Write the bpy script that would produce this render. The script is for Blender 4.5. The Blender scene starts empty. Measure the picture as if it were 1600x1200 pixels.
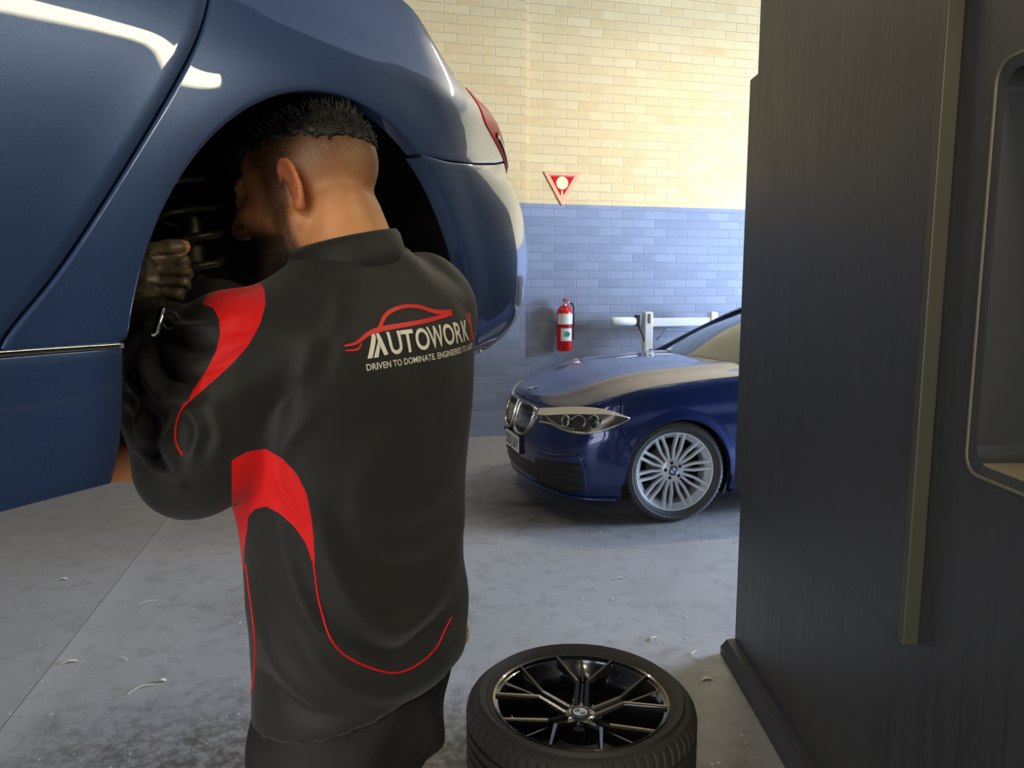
import bpy, bmesh, math, random
import numpy as np
from mathutils import Vector, Matrix
from mathutils.bvhtree import BVHTree
random.seed(7); rng = np.random.default_rng(7)
SC = bpy.context.scene
COL = SC.collection
R = math.radians

# ------------------------------------------------------------------ camera, exposure, world, lights
F, PITCH, EYE = 1180.0, R(7.5), 1.5
cam = bpy.data.cameras.new('camera'); camo = bpy.data.objects.new('camera', cam); COL.objects.link(camo)
camo.location = (0, 0, EYE); camo.rotation_euler = (R(90) - PITCH, 0, 0)
cam.sensor_fit = 'HORIZONTAL'; cam.sensor_width = 36; cam.lens = F / 1600 * 36; cam.clip_start = .02
SC.camera = camo
vs = SC.view_settings
vs.view_transform = 'Standard'; vs.look = 'None'; vs.gamma = 1; vs.use_curve_mapping = False; vs.exposure = 0.0
SC.cycles.max_bounces = 8; SC.cycles.diffuse_bounces = 4; SC.cycles.glossy_bounces = 4
SC.cycles.caustics_reflective = False; SC.cycles.caustics_refractive = False
SC.cycles.sample_clamp_indirect = 6.0; SC.cycles.use_denoising = True

world = bpy.data.worlds.new('sky'); SC.world = world; world.use_nodes = True
wt = world.node_tree; wt.nodes.clear()
wo = wt.nodes.new('ShaderNodeOutputWorld'); wb = wt.nodes.new('ShaderNodeBackground')
sk = wt.nodes.new('ShaderNodeTexSky'); sk.sky_type = 'NISHITA'; sk.sun_disc = False
sk.sun_elevation = R(48); sk.sun_rotation = R(200)
wt.links.new(sk.outputs[0], wb.inputs[0]); wb.inputs[1].default_value = .28; wt.links.new(wb.outputs[0], wo.inputs[0])

def lamp(name, kind, loc, rot, energy, color, size=None, sy=None, **kw):
    l = bpy.data.lights.new(name, kind); l.energy = energy; l.color = color
    if kind == 'AREA':
        l.shape = 'RECTANGLE'; l.size = size; l.size_y = sy
    for k, v in kw.items(): setattr(l, k, v)
    o = bpy.data.objects.new(name, l); o.location = loc; o.rotation_euler = rot; COL.objects.link(o)
    o['kind'] = 'helper'
    return o
def aim(v): return Vector(v).to_track_quat('-Z', 'Y').to_euler()
lamp('sun', 'SUN', (9, 0, 9), aim((.25, .55, -1)), 3.5, (1, .93, .8), angle=R(.6))
# daylight entering by the wide door on the right; the light behind the camera is an added fill
lamp('daylight_side_door', 'AREA', (6.9, 5.7, 1.30), aim((-1, -.16, 0)), 1500, (.56, .72, 1.0), 2.4, 2.4)
lamp('fill_behind_camera', 'AREA', (-2.2, -3.7, 1.6), aim((.2, 1, 0)), 110, (.86, .92, 1.0), 4.4, 2.6)  # unseen fill added to brighten the shirt, arm and wheel well

# ------------------------------------------------------------------ helpers
CB = Matrix.Rotation(R(90) - PITCH, 3, 'X')
def W(px, py, d):
    """point seen at a pixel of the 1600x1200 frame, d metres in front of the lens"""
    return Vector((0, 0, EYE)) + CB @ Vector(((px - 800) / F * d, -(py - 600) / F * d, -d))
def proj(P):
    P = np.asarray(P, float) - np.array([0, 0, EYE]); c, s = math.cos(PITCH), math.sin(PITCH)
    d = P[..., 1] * c - P[..., 2] * s
    v = -P[..., 1] * s - P[..., 2] * c
    return 800 + F * P[..., 0] / d, 600 + F * v / d, d
def rayhit(px, py, O, n):
    o = Vector((0, 0, EYE)); d = W(px, py, 1) - o
    t = (Vector(O) - o).dot(Vector(n)) / d.dot(Vector(n)); return o + d * t
def ground(px, py, z=0): return rayhit(px, py, (0, 0, z), (0, 0, 1))

def lin(c):
    return tuple(((x / 12.92) if x <= .04045 else ((x + .055) / 1.055) ** 2.4) for x in [v / 255 for v in c])
def mat(name, col, rough=.5, metal=0, coat=0, spec=.5, emit=None, es=1, **kw):
    m = bpy.data.materials.new(name); m.use_nodes = True
    b = m.node_tree.nodes['Principled BSDF']
    b.inputs['Base Color'].default_value = (*col, 1); b.inputs['Roughness'].default_value = rough
    b.inputs['Metallic'].default_value = metal; b.inputs['Coat Weight'].default_value = coat
    b.inputs['Coat Roughness'].default_value = kw.get('cr', .03)
    b.inputs['Specular IOR Level'].default_value = spec
    if 'sheen' in kw: b.inputs['Sheen Weight'].default_value = kw['sheen']; b.inputs['Sheen Roughness'].default_value = .5
    if 'trans' in kw: b.inputs['Transmission Weight'].default_value = kw['trans']
    if 'sss' in kw:
        b.inputs['Subsurface Weight'].default_value = kw['sss']; b.inputs['Subsurface Radius'].default_value = (.02, .006, .003)
        b.inputs['Subsurface Scale'].default_value = .5
    if emit: b.inputs['Emission Color'].default_value = (*emit, 1); b.inputs['Emission Strength'].default_value = es
    return m
class NT:
    def __init__(s, m): s.t = m.node_tree; s.b = s.t.nodes.get('Principled BSDF')
    def n(s, typ, **kw):
        x = s.t.nodes.new('ShaderNode' + typ)
        for k, v in kw.items():
            if k.startswith('i_'):
                key = k[2:]; key = int(key) if key.isdigit() else key.replace('_', ' ')
                x.inputs[key].default_value = v
            else: setattr(x, k, v)
        return x
    def l(s, a, b): s.t.links.new(a, b)
    def math(s, op, a, b=None, clamp=False):
        x = s.n('Math', operation=op); x.use_clamp = clamp
        for i, v in enumerate((a, b)):
            if v is None: continue
            if hasattr(v, 'is_linked') or hasattr(v, 'links'): s.l(v, x.inputs[i])
            else: x.inputs[i].default_value = v
        return x.outputs[0]
    def mix(s, fac, a, b):
        x = s.n('Mix', data_type='RGBA')
        for i, v in ((0, fac), (6, a), (7, b)):
            if isinstance(v, (tuple, list)): x.inputs[i].default_value = (*v[:3], 1)
            elif isinstance(v, (int, float)): x.inputs[i].default_value = v
            else: s.l(v, x.inputs[i])
        return x.outputs[2]
    def ramp(s, fac, stops):
        x = s.n('ValToRGB'); e = x.color_ramp.elements
        while len(e) < len(stops): e.new(.5)
        for el, (p, c) in zip(e, stops): el.position = p; el.color = (*c, 1) if len(c) == 3 else c
        s.l(fac, x.inputs[0]); return x.outputs[0]
    def noise(s, vec, scale, detail=4, rough=.55):
        x = s.n('TexNoise'); x.inputs['Scale'].default_value = scale; x.inputs['Detail'].default_value = detail
        x.inputs['Roughness'].default_value = rough
        if vec is not None: s.l(vec, x.inputs['Vector'])
        return x.outputs[0]
    def bump(s, h, dist, strength=1):
        x = s.n('Bump'); x.inputs['Distance'].default_value = dist; x.inputs['Strength'].default_value = strength
        s.l(h, x.inputs['Height']); s.l(x.outputs[0], s.b.inputs['Normal']); return x
    def obj(s): return s.n('TexCoord').outputs['Object']

def props(o, label=None, cat=None, group=None, kind=None):
    if label: o['label'] = label
    if cat: o['category'] = cat
    if group: o['group'] = group
    if kind: o['kind'] = kind
    return o
def empty(name, loc=(0, 0, 0), rz=0, parent=None, sc=1):
    o = bpy.data.objects.new(name, None); COL.objects.link(o); o.location = loc; o.rotation_euler = (0, 0, rz)
    o.scale = (sc,) * 3; o.empty_display_size = .1
    if parent: o.parent = parent
    return o
def mk(name, V, Fc, m, parent=None, smooth=True, ref=None, mi=None):
    me = bpy.data.meshes.new(name)
    V = np.asarray(V, float)
    if isinstance(Fc, np.ndarray): Fc = Fc.tolist()
    me.from_pydata(V.tolist(), [], Fc)
    if ref is not None:          # turn the faces so that they look away from ref
        s = 0.0; r = Vector(ref)
        for p in me.polygons: s += p.normal.dot(p.center - r) * p.area
        if s < 0: me.flip_normals()
    ms = m if isinstance(m, (list, tuple)) else [m]
    for x in ms: me.materials.append(x)
    if smooth: me.polygons.foreach_set('use_smooth', [True] * len(me.polygons))
    if mi is not None: me.polygons.foreach_set('material_index', list(mi))
    me.update()
    o = bpy.data.objects.new(name, me); COL.objects.link(o)
    if parent: o.parent = parent
    return o
class MB:
    """collects simple solids into ONE mesh"""
    def __init__(s): s.V = []; s.F = []; s.M = []
    def add(s, V, Fc, mi=0):
        k = len(s.V); s.V += [tuple(v) for v in V]; s.F += [[i + k for i in f] for f in Fc]; s.M += [mi] * len(Fc); return s
    def box(s, lo, hi, mi=0, M=None, bev=0):
        x0, y0, z0 = lo; x1, y1, z1 = hi
        if bev:
            bm = bmesh.new(); bmesh.ops.create_cube(bm, size=1)
            bmesh.ops.scale(bm, vec=(x1 - x0, y1 - y0, z1 - z0), verts=bm.verts)
            bmesh.ops.translate(bm, vec=((x0 + x1) / 2, (y0 + y1) / 2, (z0 + z1) / 2), verts=bm.verts)
            bmesh.ops.bevel(bm, geom=bm.edges[:], offset=bev, segments=2, affect='EDGES', profile=.5)
            bm.verts.index_update()
            V = [v.co.copy() for v in bm.verts]; Fc = [[v.index for v in f.verts] for f in bm.faces]; bm.free()
        else:
            V = [Vector(p) for p in ((x0, y0, z0), (x1, y0, z0), (x1, y1, z0), (x0, y1, z0), (x0, y0, z1), (x1, y0, z1), (x1, y1, z1), (x0, y1, z1))]
            Fc = [(0, 3, 2, 1), (4, 5, 6, 7), (0, 1, 5, 4), (1, 2, 6, 5), (2, 3, 7, 6), (3, 0, 4, 7)]
        if M: V = [M @ v for v in V]
        return s.add(V, Fc, mi)
    def tube(s, pts, r, n=10, mi=0, caps=True, closed=False):
        pts = [Vector(p) for p in pts]; N = len(pts)
        rr = r if hasattr(r, '__len__') else [r] * N
        V = []; Fc = []; up = None
        for i, p in enumerate(pts):
            a = pts[(i - 1) % N] if (closed or i > 0) else p
            b = pts[(i + 1) % N] if (closed or i < N - 1) else p
            t = (b - a).normalized()
            if up is None: up = Vector((0, 0, 1)) if abs(t.z) < .9 else Vector((1, 0, 0))
            x = up.cross(t).normalized(); y = t.cross(x); up = y
            for k in range(n):
                A = 2 * math.pi * k / n; V.append(p + (x * math.cos(A) + y * math.sin(A)) * rr[i])
        for i in range(N if closed else N - 1):
            j = (i + 1) % N
            for k in range(n):
                l = (k + 1) % n; Fc.append((i * n + k, i * n + l, j * n + l, j * n + k))
        if caps and not closed:
            Fc.append(tuple(range(n - 1, -1, -1))); Fc.append(tuple((N - 1) * n + k for k in range(n)))
        return s.add(V, Fc, mi)
    def lathe(s, prof, n=48, mi=0, M=None, closed=False, a0=0, a1=2 * math.pi):
        """prof: (radius, height) around z"""
        full = abs(a1 - a0 - 2 * math.pi) < 1e-6; m = n if full else n + 1
        V = []; Fc = []; P = len(prof)
        for k in range(m):
            A = a0 + (a1 - a0) * k / n
            for (r, z) in prof: V.append(Vector((r * math.cos(A), r * math.sin(A), z)))
        for k in range(n):
            l = (k + 1) % m
            for i in range(P if closed else P - 1):
                j = (i + 1) % P; Fc.append((k * P + i, l * P + i, l * P + j, k * P + j))
        if M: V = [M @ v for v in V]
        return s.add(V, Fc, mi)
    def prism(s, poly, h0, h1, M=None, mi=0):
        """2-D outline (x, y) extruded along z"""
        n = len(poly); V = [Vector((x, y, h)) for h in (h0, h1) for x, y in poly]
        Fc = [tuple(range(n - 1, -1, -1)), tuple(range(n, 2 * n))] + [(i, (i + 1) % n, n + (i + 1) % n, n + i) for i in range(n)]
        if M: V = [M @ v for v in V]
        return s.add(V, Fc, mi)
    def build(s, name, m, parent=None, smooth=False, ang=None):
        o = mk(name, s.V, s.F, m, parent, smooth, mi=s.M)
        if ang is not None:
            bm = bmesh.new(); bm.from_mesh(o.data)
            for e in bm.edges: e.smooth = not (len(e.link_faces) == 2 and e.calc_face_angle(0) > R(ang))
            for f in bm.faces: f.smooth = True
            bm.to_mesh(o.data); bm.free()
        return o
def text_mesh(s, size, off=0, spacing=1):
    """flat lettering as (verts, faces) in its own plane"""
    c = bpy.data.curves.new('lettering', 'FONT'); c.body = s; c.size = size; c.offset = off; c.space_character = spacing
    c.resolution_u = 3; o = bpy.data.objects.new('lettering', c); COL.objects.link(o)
    dg = bpy.context.evaluated_depsgraph_get(); me = o.evaluated_get(dg).to_mesh()
    V = [v.co.copy() for v in me.vertices]; Fc = [tuple(p.vertices) for p in me.polygons]
    o.evaluated_get(dg).to_mesh_clear(); bpy.data.objects.remove(o); bpy.data.curves.remove(c)
    return V, Fc
def interp(x, pts):
    xs, ys = zip(*pts); return np.interp(x, xs, ys)
def smooth_interp(x, pts):
    """monotone-ish cubic through the knots"""
    xs = np.array([p[0] for p in pts], float); ys = np.array([p[1] for p in pts], float)
    m = np.zeros_like(ys); d = np.diff(ys) / np.diff(xs)
    m[1:-1] = np.where(d[:-1] * d[1:] > 0, 2 * d[:-1] * d[1:] / (d[:-1] + d[1:] + 1e-12), 0); m[0] = d[0]; m[-1] = d[-1]
    x = np.clip(x, xs[0], xs[-1]); i = np.clip(np.searchsorted(xs, x, side='right') - 1, 0, len(xs) - 2)
    h = xs[i + 1] - xs[i]; t = (x - xs[i]) / h
    return (ys[i] * (1 + 2 * t) * (1 - t) ** 2 + m[i] * h * t * (1 - t) ** 2 + ys[i + 1] * t * t * (3 - 2 * t) + m[i + 1] * h * t * t * (t - 1))
def sstep(x, a, b):
    t = np.clip((x - a) / (b - a), 0, 1); return t * t * (3 - 2 * t)
def spline(pts, n):
    """points on a Catmull-Rom curve through pts (any dimension)"""
    P = np.array(pts, float); P = np.vstack([2 * P[0] - P[1], P, 2 * P[-1] - P[-2]]); out = []
    segs = len(P) - 3
    for u in np.linspace(0, segs, n):
        i = min(int(u), segs - 1); t = u - i; a, b, c, d = P[i:i + 4]
        out.append(.5 * ((2 * b) + (-a + c) * t + (2 * a - 5 * b + 4 * c - d) * t * t + (-a + 3 * b - 3 * c + d) * t ** 3))
    return np.array(out)
def resample(P, n):
    P = np.asarray(P, float); L = np.r_[0, np.cumsum(np.linalg.norm(np.diff(P, axis=0), axis=1))]
    t = np.linspace(0, L[-1], n); return np.stack([np.interp(t, L, P[:, k]) for k in range(P.shape[1])], 1)
def copy_tree(o, parent=None):
    c = o.copy(); COL.objects.link(c); c.parent = parent
    for ch in list(o.children): copy_tree(ch, c)
    return c
def uvtable(bd, Mw, a0, a1, z0, z1, n=260):
    A, Z = np.meshgrid(np.linspace(a0, a1, n * 2), np.linspace(z0, z1, n)); P = bd.P(A, Z); Mn = np.array(Mw)
    Wd = P @ Mn[:3, :3].T + Mn[:3, 3]; x, y, d = proj(Wd); Nn = bd.N(A, Z) @ Mn[:3, :3].T
    fac = (Nn * (Wd - np.array([0, 0, EYE]))).sum(-1) < 0
    return A, Z, x, y, fac
# ------------------------------------------------------------------ materials
def brick_mat():
    m = mat('painted_brick', (.5, .5, .5), .7); t = NT(m); o = t.obj()
    sep = t.n('SeparateXYZ'); t.l(o, sep.inputs[0])
    cmb = t.n('CombineXYZ'); t.l(sep.outputs[0], cmb.inputs[0]); t.l(sep.outputs[2], cmb.inputs[1])
    wob = t.n('TexNoise', noise_dimensions='3D'); wob.inputs['Scale'].default_value = 9; t.l(o, wob.inputs['Vector'])
    ad = t.n('VectorMath', operation='MULTIPLY_ADD'); t.l(wob.outputs['Color'], ad.inputs[0]); ad.inputs[1].default_value = (.006, .006, 0)
    t.l(cmb.outputs[0], ad.inputs[2])
    b = t.n('TexBrick'); t.l(ad.outputs[0], b.inputs['Vector'])
    b.inputs['Scale'].default_value = 1; b.inputs['Brick Width'].default_value = .242; b.inputs['Row Height'].default_value = .0865
    b.inputs['Mortar Size'].default_value = .006; b.inputs['Mortar Smooth'].default_value = .5; b.inputs['Bias'].default_value = 0
    b.inputs['Color1'].default_value = (0, 0, 0, 1); b.inputs['Color2'].default_value = (1, 1, 1, 1); b.inputs['Mortar'].default_value = (.5, .5, .5, 1)
    fac = b.outputs['Fac']
    # some bricks bear less paint than others
    var = b.outputs['Color']
    n1 = t.noise(o, 3, 4); n2 = t.noise(o, 45, 3)
    cream = t.mix(var, lin((206, 174, 118)), lin((219, 194, 142)))
    cream = t.mix(fac, cream, lin((226, 204, 156)))
    cream = t.mix(t.ramp(n1, [(.35, (0, 0, 0)), (.7, (1, 1, 1))]), cream, lin((214, 188, 140)))
    blue = t.mix(var, lin((118, 126, 145)), lin((132, 140, 159)))
    blue = t.mix(fac, blue, lin((134, 143, 166)))
    top = t.math('GREATER_THAN', t.math('ADD', sep.outputs[2], t.math('MULTIPLY', t.math('SUBTRACT', n2, .5), .012)), 2.29)
    t.l(t.mix(top, blue, cream), t.b.inputs['Base Color'])
    h = t.math('ADD', t.math('MULTIPLY', t.math('SUBTRACT', 1, fac), 1.0), t.math('MULTIPLY', n2, .35))
    t.bump(h, .007, .9)
    return m
def floor_mat():
    m = mat('concrete', (.4, .4, .4), .55); t = NT(m); o = t.obj()
    n1 = t.noise(o, .9, 6, .6); n2 = t.noise(o, 9, 8, .7); n3 = t.noise(o, 60, 3, .7)
    c = t.mix(t.ramp(n1, [(.3, (0, 0, 0)), (.7, (1, 1, 1))]), lin((160, 160, 160)), lin((178, 178, 180)))
    c = t.mix(t.ramp(n2, [(.36, (.55,) * 3), (.50, (0, 0, 0))]), c, lin((142, 140, 138)))
    # worn mottled patch close to where the mechanic stands
    sep = t.n('SeparateXYZ'); t.l(o, sep.inputs[0])
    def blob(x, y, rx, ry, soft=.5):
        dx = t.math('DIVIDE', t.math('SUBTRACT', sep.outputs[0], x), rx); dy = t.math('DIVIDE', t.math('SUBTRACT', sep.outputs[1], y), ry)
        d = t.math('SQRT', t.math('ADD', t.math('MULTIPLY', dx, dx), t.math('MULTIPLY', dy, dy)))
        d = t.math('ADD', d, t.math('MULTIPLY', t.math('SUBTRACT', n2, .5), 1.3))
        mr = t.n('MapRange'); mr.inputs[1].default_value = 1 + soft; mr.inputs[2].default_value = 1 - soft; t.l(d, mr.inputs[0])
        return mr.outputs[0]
    mott = t.ramp(t.noise(o, 26, 6, .75), [(.42, (0, 0, 0)), (.56, (1, 1, 1))])
    f1 = t.math('MULTIPLY', blob(-.55, 2.15, .95, .42), t.math('ADD', t.math('MULTIPLY', mott, .75), .15), True)
    c = t.mix(f1, c, lin((92, 86, 78)))
    for x, y, rx, ry, k in ((.10, 5.05, .16, .07, .8), (.02, 5.0, .5, .25, .35), (.45, 5.15, 1.25, .62, .5), (.6, 2.35, .3, .5, .35), (-.9, 3.4, .5, .25, .25)):  # broadest blob adds painted shade to the oil marks by the parked car's nose
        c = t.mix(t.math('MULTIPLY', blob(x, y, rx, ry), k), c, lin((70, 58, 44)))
    # saw-cut joint running away on the left
    A, B = ground(0, 1140), ground(282, 783); dr = (B - A).normalized()
    dist = t.math('ADD', t.math('MULTIPLY', t.math('SUBTRACT', sep.outputs[0], A.x), -dr.y), t.math('MULTIPLY', t.math('SUBTRACT', sep.outputs[1], A.y), dr.x))
    dist = t.math('ADD', dist, t.math('MULTIPLY', t.math('SUBTRACT', n2, .5), .012))
    ad = t.math('ABSOLUTE', dist)
    ln = t.math('SUBTRACT', 1, t.math('MULTIPLY', ad, 260), True)
    halo = t.n('MapRange'); halo.inputs[1].default_value = -.16; halo.inputs[2].default_value = -.02; t.l(dist, halo.inputs[0])
    halo2 = t.math('MULTIPLY', halo.outputs[0], t.math('LESS_THAN', dist, .0))
    c = t.mix(t.math('MULTIPLY', halo2, .35), c, lin((196, 196, 200)))
    c = t.mix(t.math('MULTIPLY', ln, .8), c, lin((62, 58, 52)))
    spk = t.ramp(n3, [(.66, (0, 0, 0)), (.72, (1, 1, 1))])
    c = t.mix(t.math('MULTIPLY', spk, .5), c, lin((205, 203, 198)))
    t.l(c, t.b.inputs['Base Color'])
    t.l(t.ramp(n1, [(.3, (.42,) * 3), (.8, (.62,) * 3)]), t.b.inputs['Roughness'])
    t.bump(t.math('ADD', t.math('MULTIPLY', n3, .4), t.math('SUBTRACT', n2, ln)), .002, .5)
    return m
def dark_paint_mat():
    m = mat('charcoal_paint', lin((66, 68, 72)), .42); t = NT(m); o = t.obj()
    mp = t.n('Mapping'); mp.inputs['Scale'].default_value = (1, 9, .5); t.l(o, mp.inputs[0])
    n = t.noise(mp.outputs[0], 6, 6, .6); n2 = t.noise(o, 160, 3)
    t.l(t.mix(t.ramp(n, [(.35, (0, 0, 0)), (.65, (1, 1, 1))]), lin((54, 55, 57)), lin((63, 64, 66))), t.b.inputs['Base Color'])
    t.l(t.ramp(n, [(.3, (.36,) * 3), (.7, (.5,) * 3)]), t.b.inputs['Roughness'])
    t.bump(t.math('ADD', n, t.math('MULTIPLY', n2, .25)), .0015, .5)
    return m
def paint_mat(name, base, metal=.6, rough=.34, coat=1):
    m = mat(name, base, rough, metal, coat, cr=.02); t = NT(m); o = t.obj()
    v = t.n('TexVoronoi'); v.inputs['Scale'].default_value = 900; t.l(o, v.inputs['Vector'])
    c = t.mix(t.math('MULTIPLY', v.outputs['Distance'], .5), base, tuple(min(1, x * 2.2) for x in base))
    dust = t.ramp(t.noise(o, 170, 2), [(.74, (0, 0, 0)), (.78, (1, 1, 1))])
    c = t.mix(t.math('MULTIPLY', dust, .35), c, lin((170, 180, 200)))
    t.l(c, t.b.inputs['Base Color'])
    return m
def cloth_mat():
    m = mat('black_polyester', (.02, .02, .02), .62, sheen=.15, spec=.35); t = NT(m); o = t.obj()
    at = t.n('Attribute', attribute_name='red'); 
    f = t.math('GREATER_THAN', at.outputs['Fac'], 0.0)
    n = t.noise(o, 900, 1)
    blk = t.mix(n, (.010, .0098, .0086), (.019, .0185, .0165))
    t.l(t.mix(f, blk, lin((232, 8, 14))), t.b.inputs['Base Color'])
    w = t.noise(o, 14, 3, .5)
    t.bump(t.math('ADD', t.math('MULTIPLY', n, .03), w), .006, .55)
    return m
def skin_mat():
    m = mat('skin', lin((196, 138, 100)), .5, sss=.12); t = NT(m); o = t.obj()
    n = t.noise(o, 60, 4); 
    c = t.mix(n, lin((214, 142, 92)), lin((232, 166, 112)))
    ear = t.n('Attribute', attribute_name='ear'); c = t.mix(t.math('MULTIPLY', ear.outputs['Fac'], .5, True), c, lin((206, 92, 66)))
    at = t.n('Attribute', attribute_name='stubble')
    st = t.math('ADD', at.outputs['Fac'], t.math('MULTIPLY', t.math('SUBTRACT', t.noise(o, 700, 2), .5), t.math('MULTIPLY', at.outputs['Fac'], 1.2)), True)
    t.l(t.mix(st, c, lin((40, 30, 23))), t.b.inputs['Base Color'])
    t.bump(t.noise(o, 500, 2), .0006, .5)
    return m
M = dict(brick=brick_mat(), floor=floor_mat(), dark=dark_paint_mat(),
         paint=paint_mat('blue_metallic_paint', (.042, .085, .225), .4),
         paint2=paint_mat('deep_blue_metallic_paint', (.008, .020, .095), .65, .28),
         cloth=cloth_mat(), skin=skin_mat())
M['black'] = mat('black_plastic', (.012, .012, .012), .45)
M['liner'] = mat('matt_black_liner', (.010, .010, .010), .85, spec=.2)
M['rubber'] = mat('rubber', lin((58, 54, 48)), .65)
M['rubber2'] = mat('dusty_rubber', lin((70, 70, 72)), .75)
M['chrome'] = mat('chrome', (.75, .75, .75), .12, 1)
M['satin'] = mat('satin_chrome', lin((205, 200, 188)), .25, 1)
M['alloy'] = mat('silver_alloy', lin((222, 226, 232)), .35, .35)
M['gloss_black'] = mat('gloss_black', (.008, .008, .009), .18, 0, 1)
M['bronze'] = mat('gloss_graphite', lin((88, 80, 66)), .2, .8, 1)
M['steel'] = mat('dull_steel', lin((120, 112, 104)), .45, .8)
M['glass'] = mat('tinted_glass', (.01, .012, .014), .03, 0, 0, spec=.9)
M['wind'] = mat('windscreen_glass', lin((70, 84, 92)), .03, 0, 0, spec=.9)
M['lens'] = mat('lamp_glass', (.9, .9, .9), .03, trans=.95)
M['redlens'] = mat('red_lamp_lens', lin((226, 14, 50)), .4, 0, 0, spec=.12)
M['whitelens'] = mat('milky_light_bar', lin((244, 236, 214)), .3, 0, 1)
M['red'] = mat('red_enamel', lin((206, 16, 24)), .3, 0, .4)
M['redcloth'] = mat('red_piping', lin((214, 10, 16)), .6)
M['redprint'] = mat('red_print', lin((226, 34, 34)), .5)
M['whiteprint'] = mat('off_white_print', lin((246, 242, 222)), .5)
M['white'] = mat('white_paint', lin((226, 228, 226)), .4)
M['cream'] = mat('cream_plastic', lin((236, 214, 160)), .6)
M['green'] = mat('green_print', lin((40, 150, 110)), .5)
M['blueprint'] = mat('enamel_blue', lin((40, 110, 200)), .3)
M['glove'] = mat('grey_nitrile', lin((112, 102, 80)), .36); NT(M['glove']).bump(NT(M['glove']).noise(NT(M['glove']).obj(), 60, 4), .003, .6)
M['glove2'] = M['glove']
M['hair'] = mat('dark_hair', lin((34, 27, 22)), .5)
M['trouser'] = mat('black_work_cloth', (.011, .0105, .0095), .75)
t_ = NT(M['trouser']); t_.bump(t_.noise(t_.obj(), 18, 4), .006, .7)
M['ceil'] = mat('ceiling_paint', lin((104, 100, 94)), .8)
M['plaster'] = mat('grey_plaster', lin((100, 98, 94)), .8)
M['tube'] = mat('tube_glow', (1, 1, 1), .5, emit=(1, .90, .62), es=16)
M['yellow'] = mat('sunlit_yellow_render', lin((224, 190, 70)), .8)
M['asphalt'] = mat('asphalt', lin((110, 108, 104)), .9)
M['lampbox'] = mat('lamp_reflector', lin((96, 94, 86)), .22, .8); M['gap'] = mat('plate_black', (.01, .01, .01), .6)
M['wood'] = mat('pale_wood', lin((214, 206, 190)), .7)
M['sill'] = mat('beige_sill', lin((150, 138, 116)), .5); M['edge'] = mat('olive_trim', lin((104, 98, 80)), .4)

# ------------------------------------------------------------------ the building
def struct(name, mb, m, **k): return props(mb.build(name, m, **k), kind='structure')
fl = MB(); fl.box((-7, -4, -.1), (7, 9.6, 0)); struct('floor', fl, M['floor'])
WA = R(14.4); wO = ground(755, 680)
wD = Vector((math.cos(WA), math.sin(WA), 0)); wN = Vector((math.sin(WA), -math.cos(WA), 0))
def back_piece(name, x0, x1, out):
    b = MB(); b.box((x0, -out, 0), (x1, .25, 4.4)); o = b.build(name, M['brick']); o.location = wO; o.rotation_euler = (0, 0, WA)
    return props(o, kind='structure')
cx = (rayhit(819, 560, wO, wN) - wO).dot(wD)
back_piece('wall_back', cx, 8.5, 0)
back_piece('wall_back_pier', -9, cx, .05)
def wallp(px, py, off=0):
    """point on the back wall, off metres in front of it"""
    return rayhit(px, py, wO + wN * off, wN)
b = MB(); b.box((-7.1, -4, 0), (-7, 9.6, 4.4)); struct('wall_left', b, M['plaster'])
b = MB(); b.box((-7, -4.1, 3.1), (7, -4, 4.4)); b.box((-.5, -4.1, 0), (7, -4, 3.1)); b.box((-7, -4.1, 0), (-6, -4, 3.1)); struct('wall_front', b, M['plaster'])
b = MB(); b.box((7, -4, 0), (7.15, 4.5, 4.4)); b.box((7, 8.2, 0), (7.15, 10.2, 4.4)); b.box((7, 4.5, 2.6), (7.15, 8.2, 4.4)); struct('wall_right', b, M['plaster'])
b = MB(); b.box((-7.1, -4.1, 4.4), (7.15, 10.5, 4.55)); struct('ceiling', b, M['ceil'])
b = MB(); b.box((-40, -40, -.2), (60, 60, -.11)); props(b.build('ground', M['asphalt']), kind='structure')
# charcoal partition on the right, with a raised board, a plinth and a hatch window
PX, PY = .91, 2.92
y0, y1, z0, z1 = .45, 1.465, 1.14, 1.90
PT_ = 2.7
b = MB()
for lo, hi in (((PX, y1, 0), (PX + .12, PY, PT_)), ((PX, -4, 0), (PX + .12, y0, PT_)), ((PX, y0, 0), (PX + .12, y1, z0)), ((PX, y0, z1), (PX + .12, y1, PT_))):
    b.box(lo, hi)
struct('wall_partition', b, M['dark'])
b = MB(); b.box((PX - .03, 1.626, .715), (PX, PY - .005, 2.25), bev=.003); struct('trim_1', b, M['dark'])
b = MB(); b.box((PX - .036, 1.60, .70), (PX, 1.625, PT_), bev=.003); struct('trim_2', b, mat('olive_edge', lin((74, 72, 58)), .45))
b = MB(); b.prism([(0, 0), (-.055, 0), (-.055, .03), (-.03, .06), (0, .065)], -4, PY + .01, M=Matrix(((1, 0, 0, PX), (0, 0, 1, 0), (0, 1, 0, 0), (0, 0, 0, 1))))
struct('baseboard_right', b, M['dark'])
def rrect(y0, y1, z0, z1, r, n=6):
    out = []
    for cy, cz, a in ((y1 - r, z1 - r, 0), (y0 + r, z1 - r, 90), (y0 + r, z0 + r, 180), (y1 - r, z0 + r, 270)):
        for k in range(n + 1):
            A = R(a + 90 * k / n); out.append((cy + r * math.cos(A), cz + r * math.sin(A)))
    return out
win = empty('window_1', (PX, (y0 + y1) / 2, z0)); win['kind'] = 'structure'
def loc(o): o.location = -Vector(win.location) if o.parent is win else o.location; return o
ring = MB(); o1 = rrect(y0 - .01, y1 + .01, z0 - .01, z1 + .01, .04)
ring.tube([Vector((PX - .003, y, z)) for y, z in o1], .004, 8, closed=True); loc(ring.build('window_edge', M['edge'], win, True))
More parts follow.
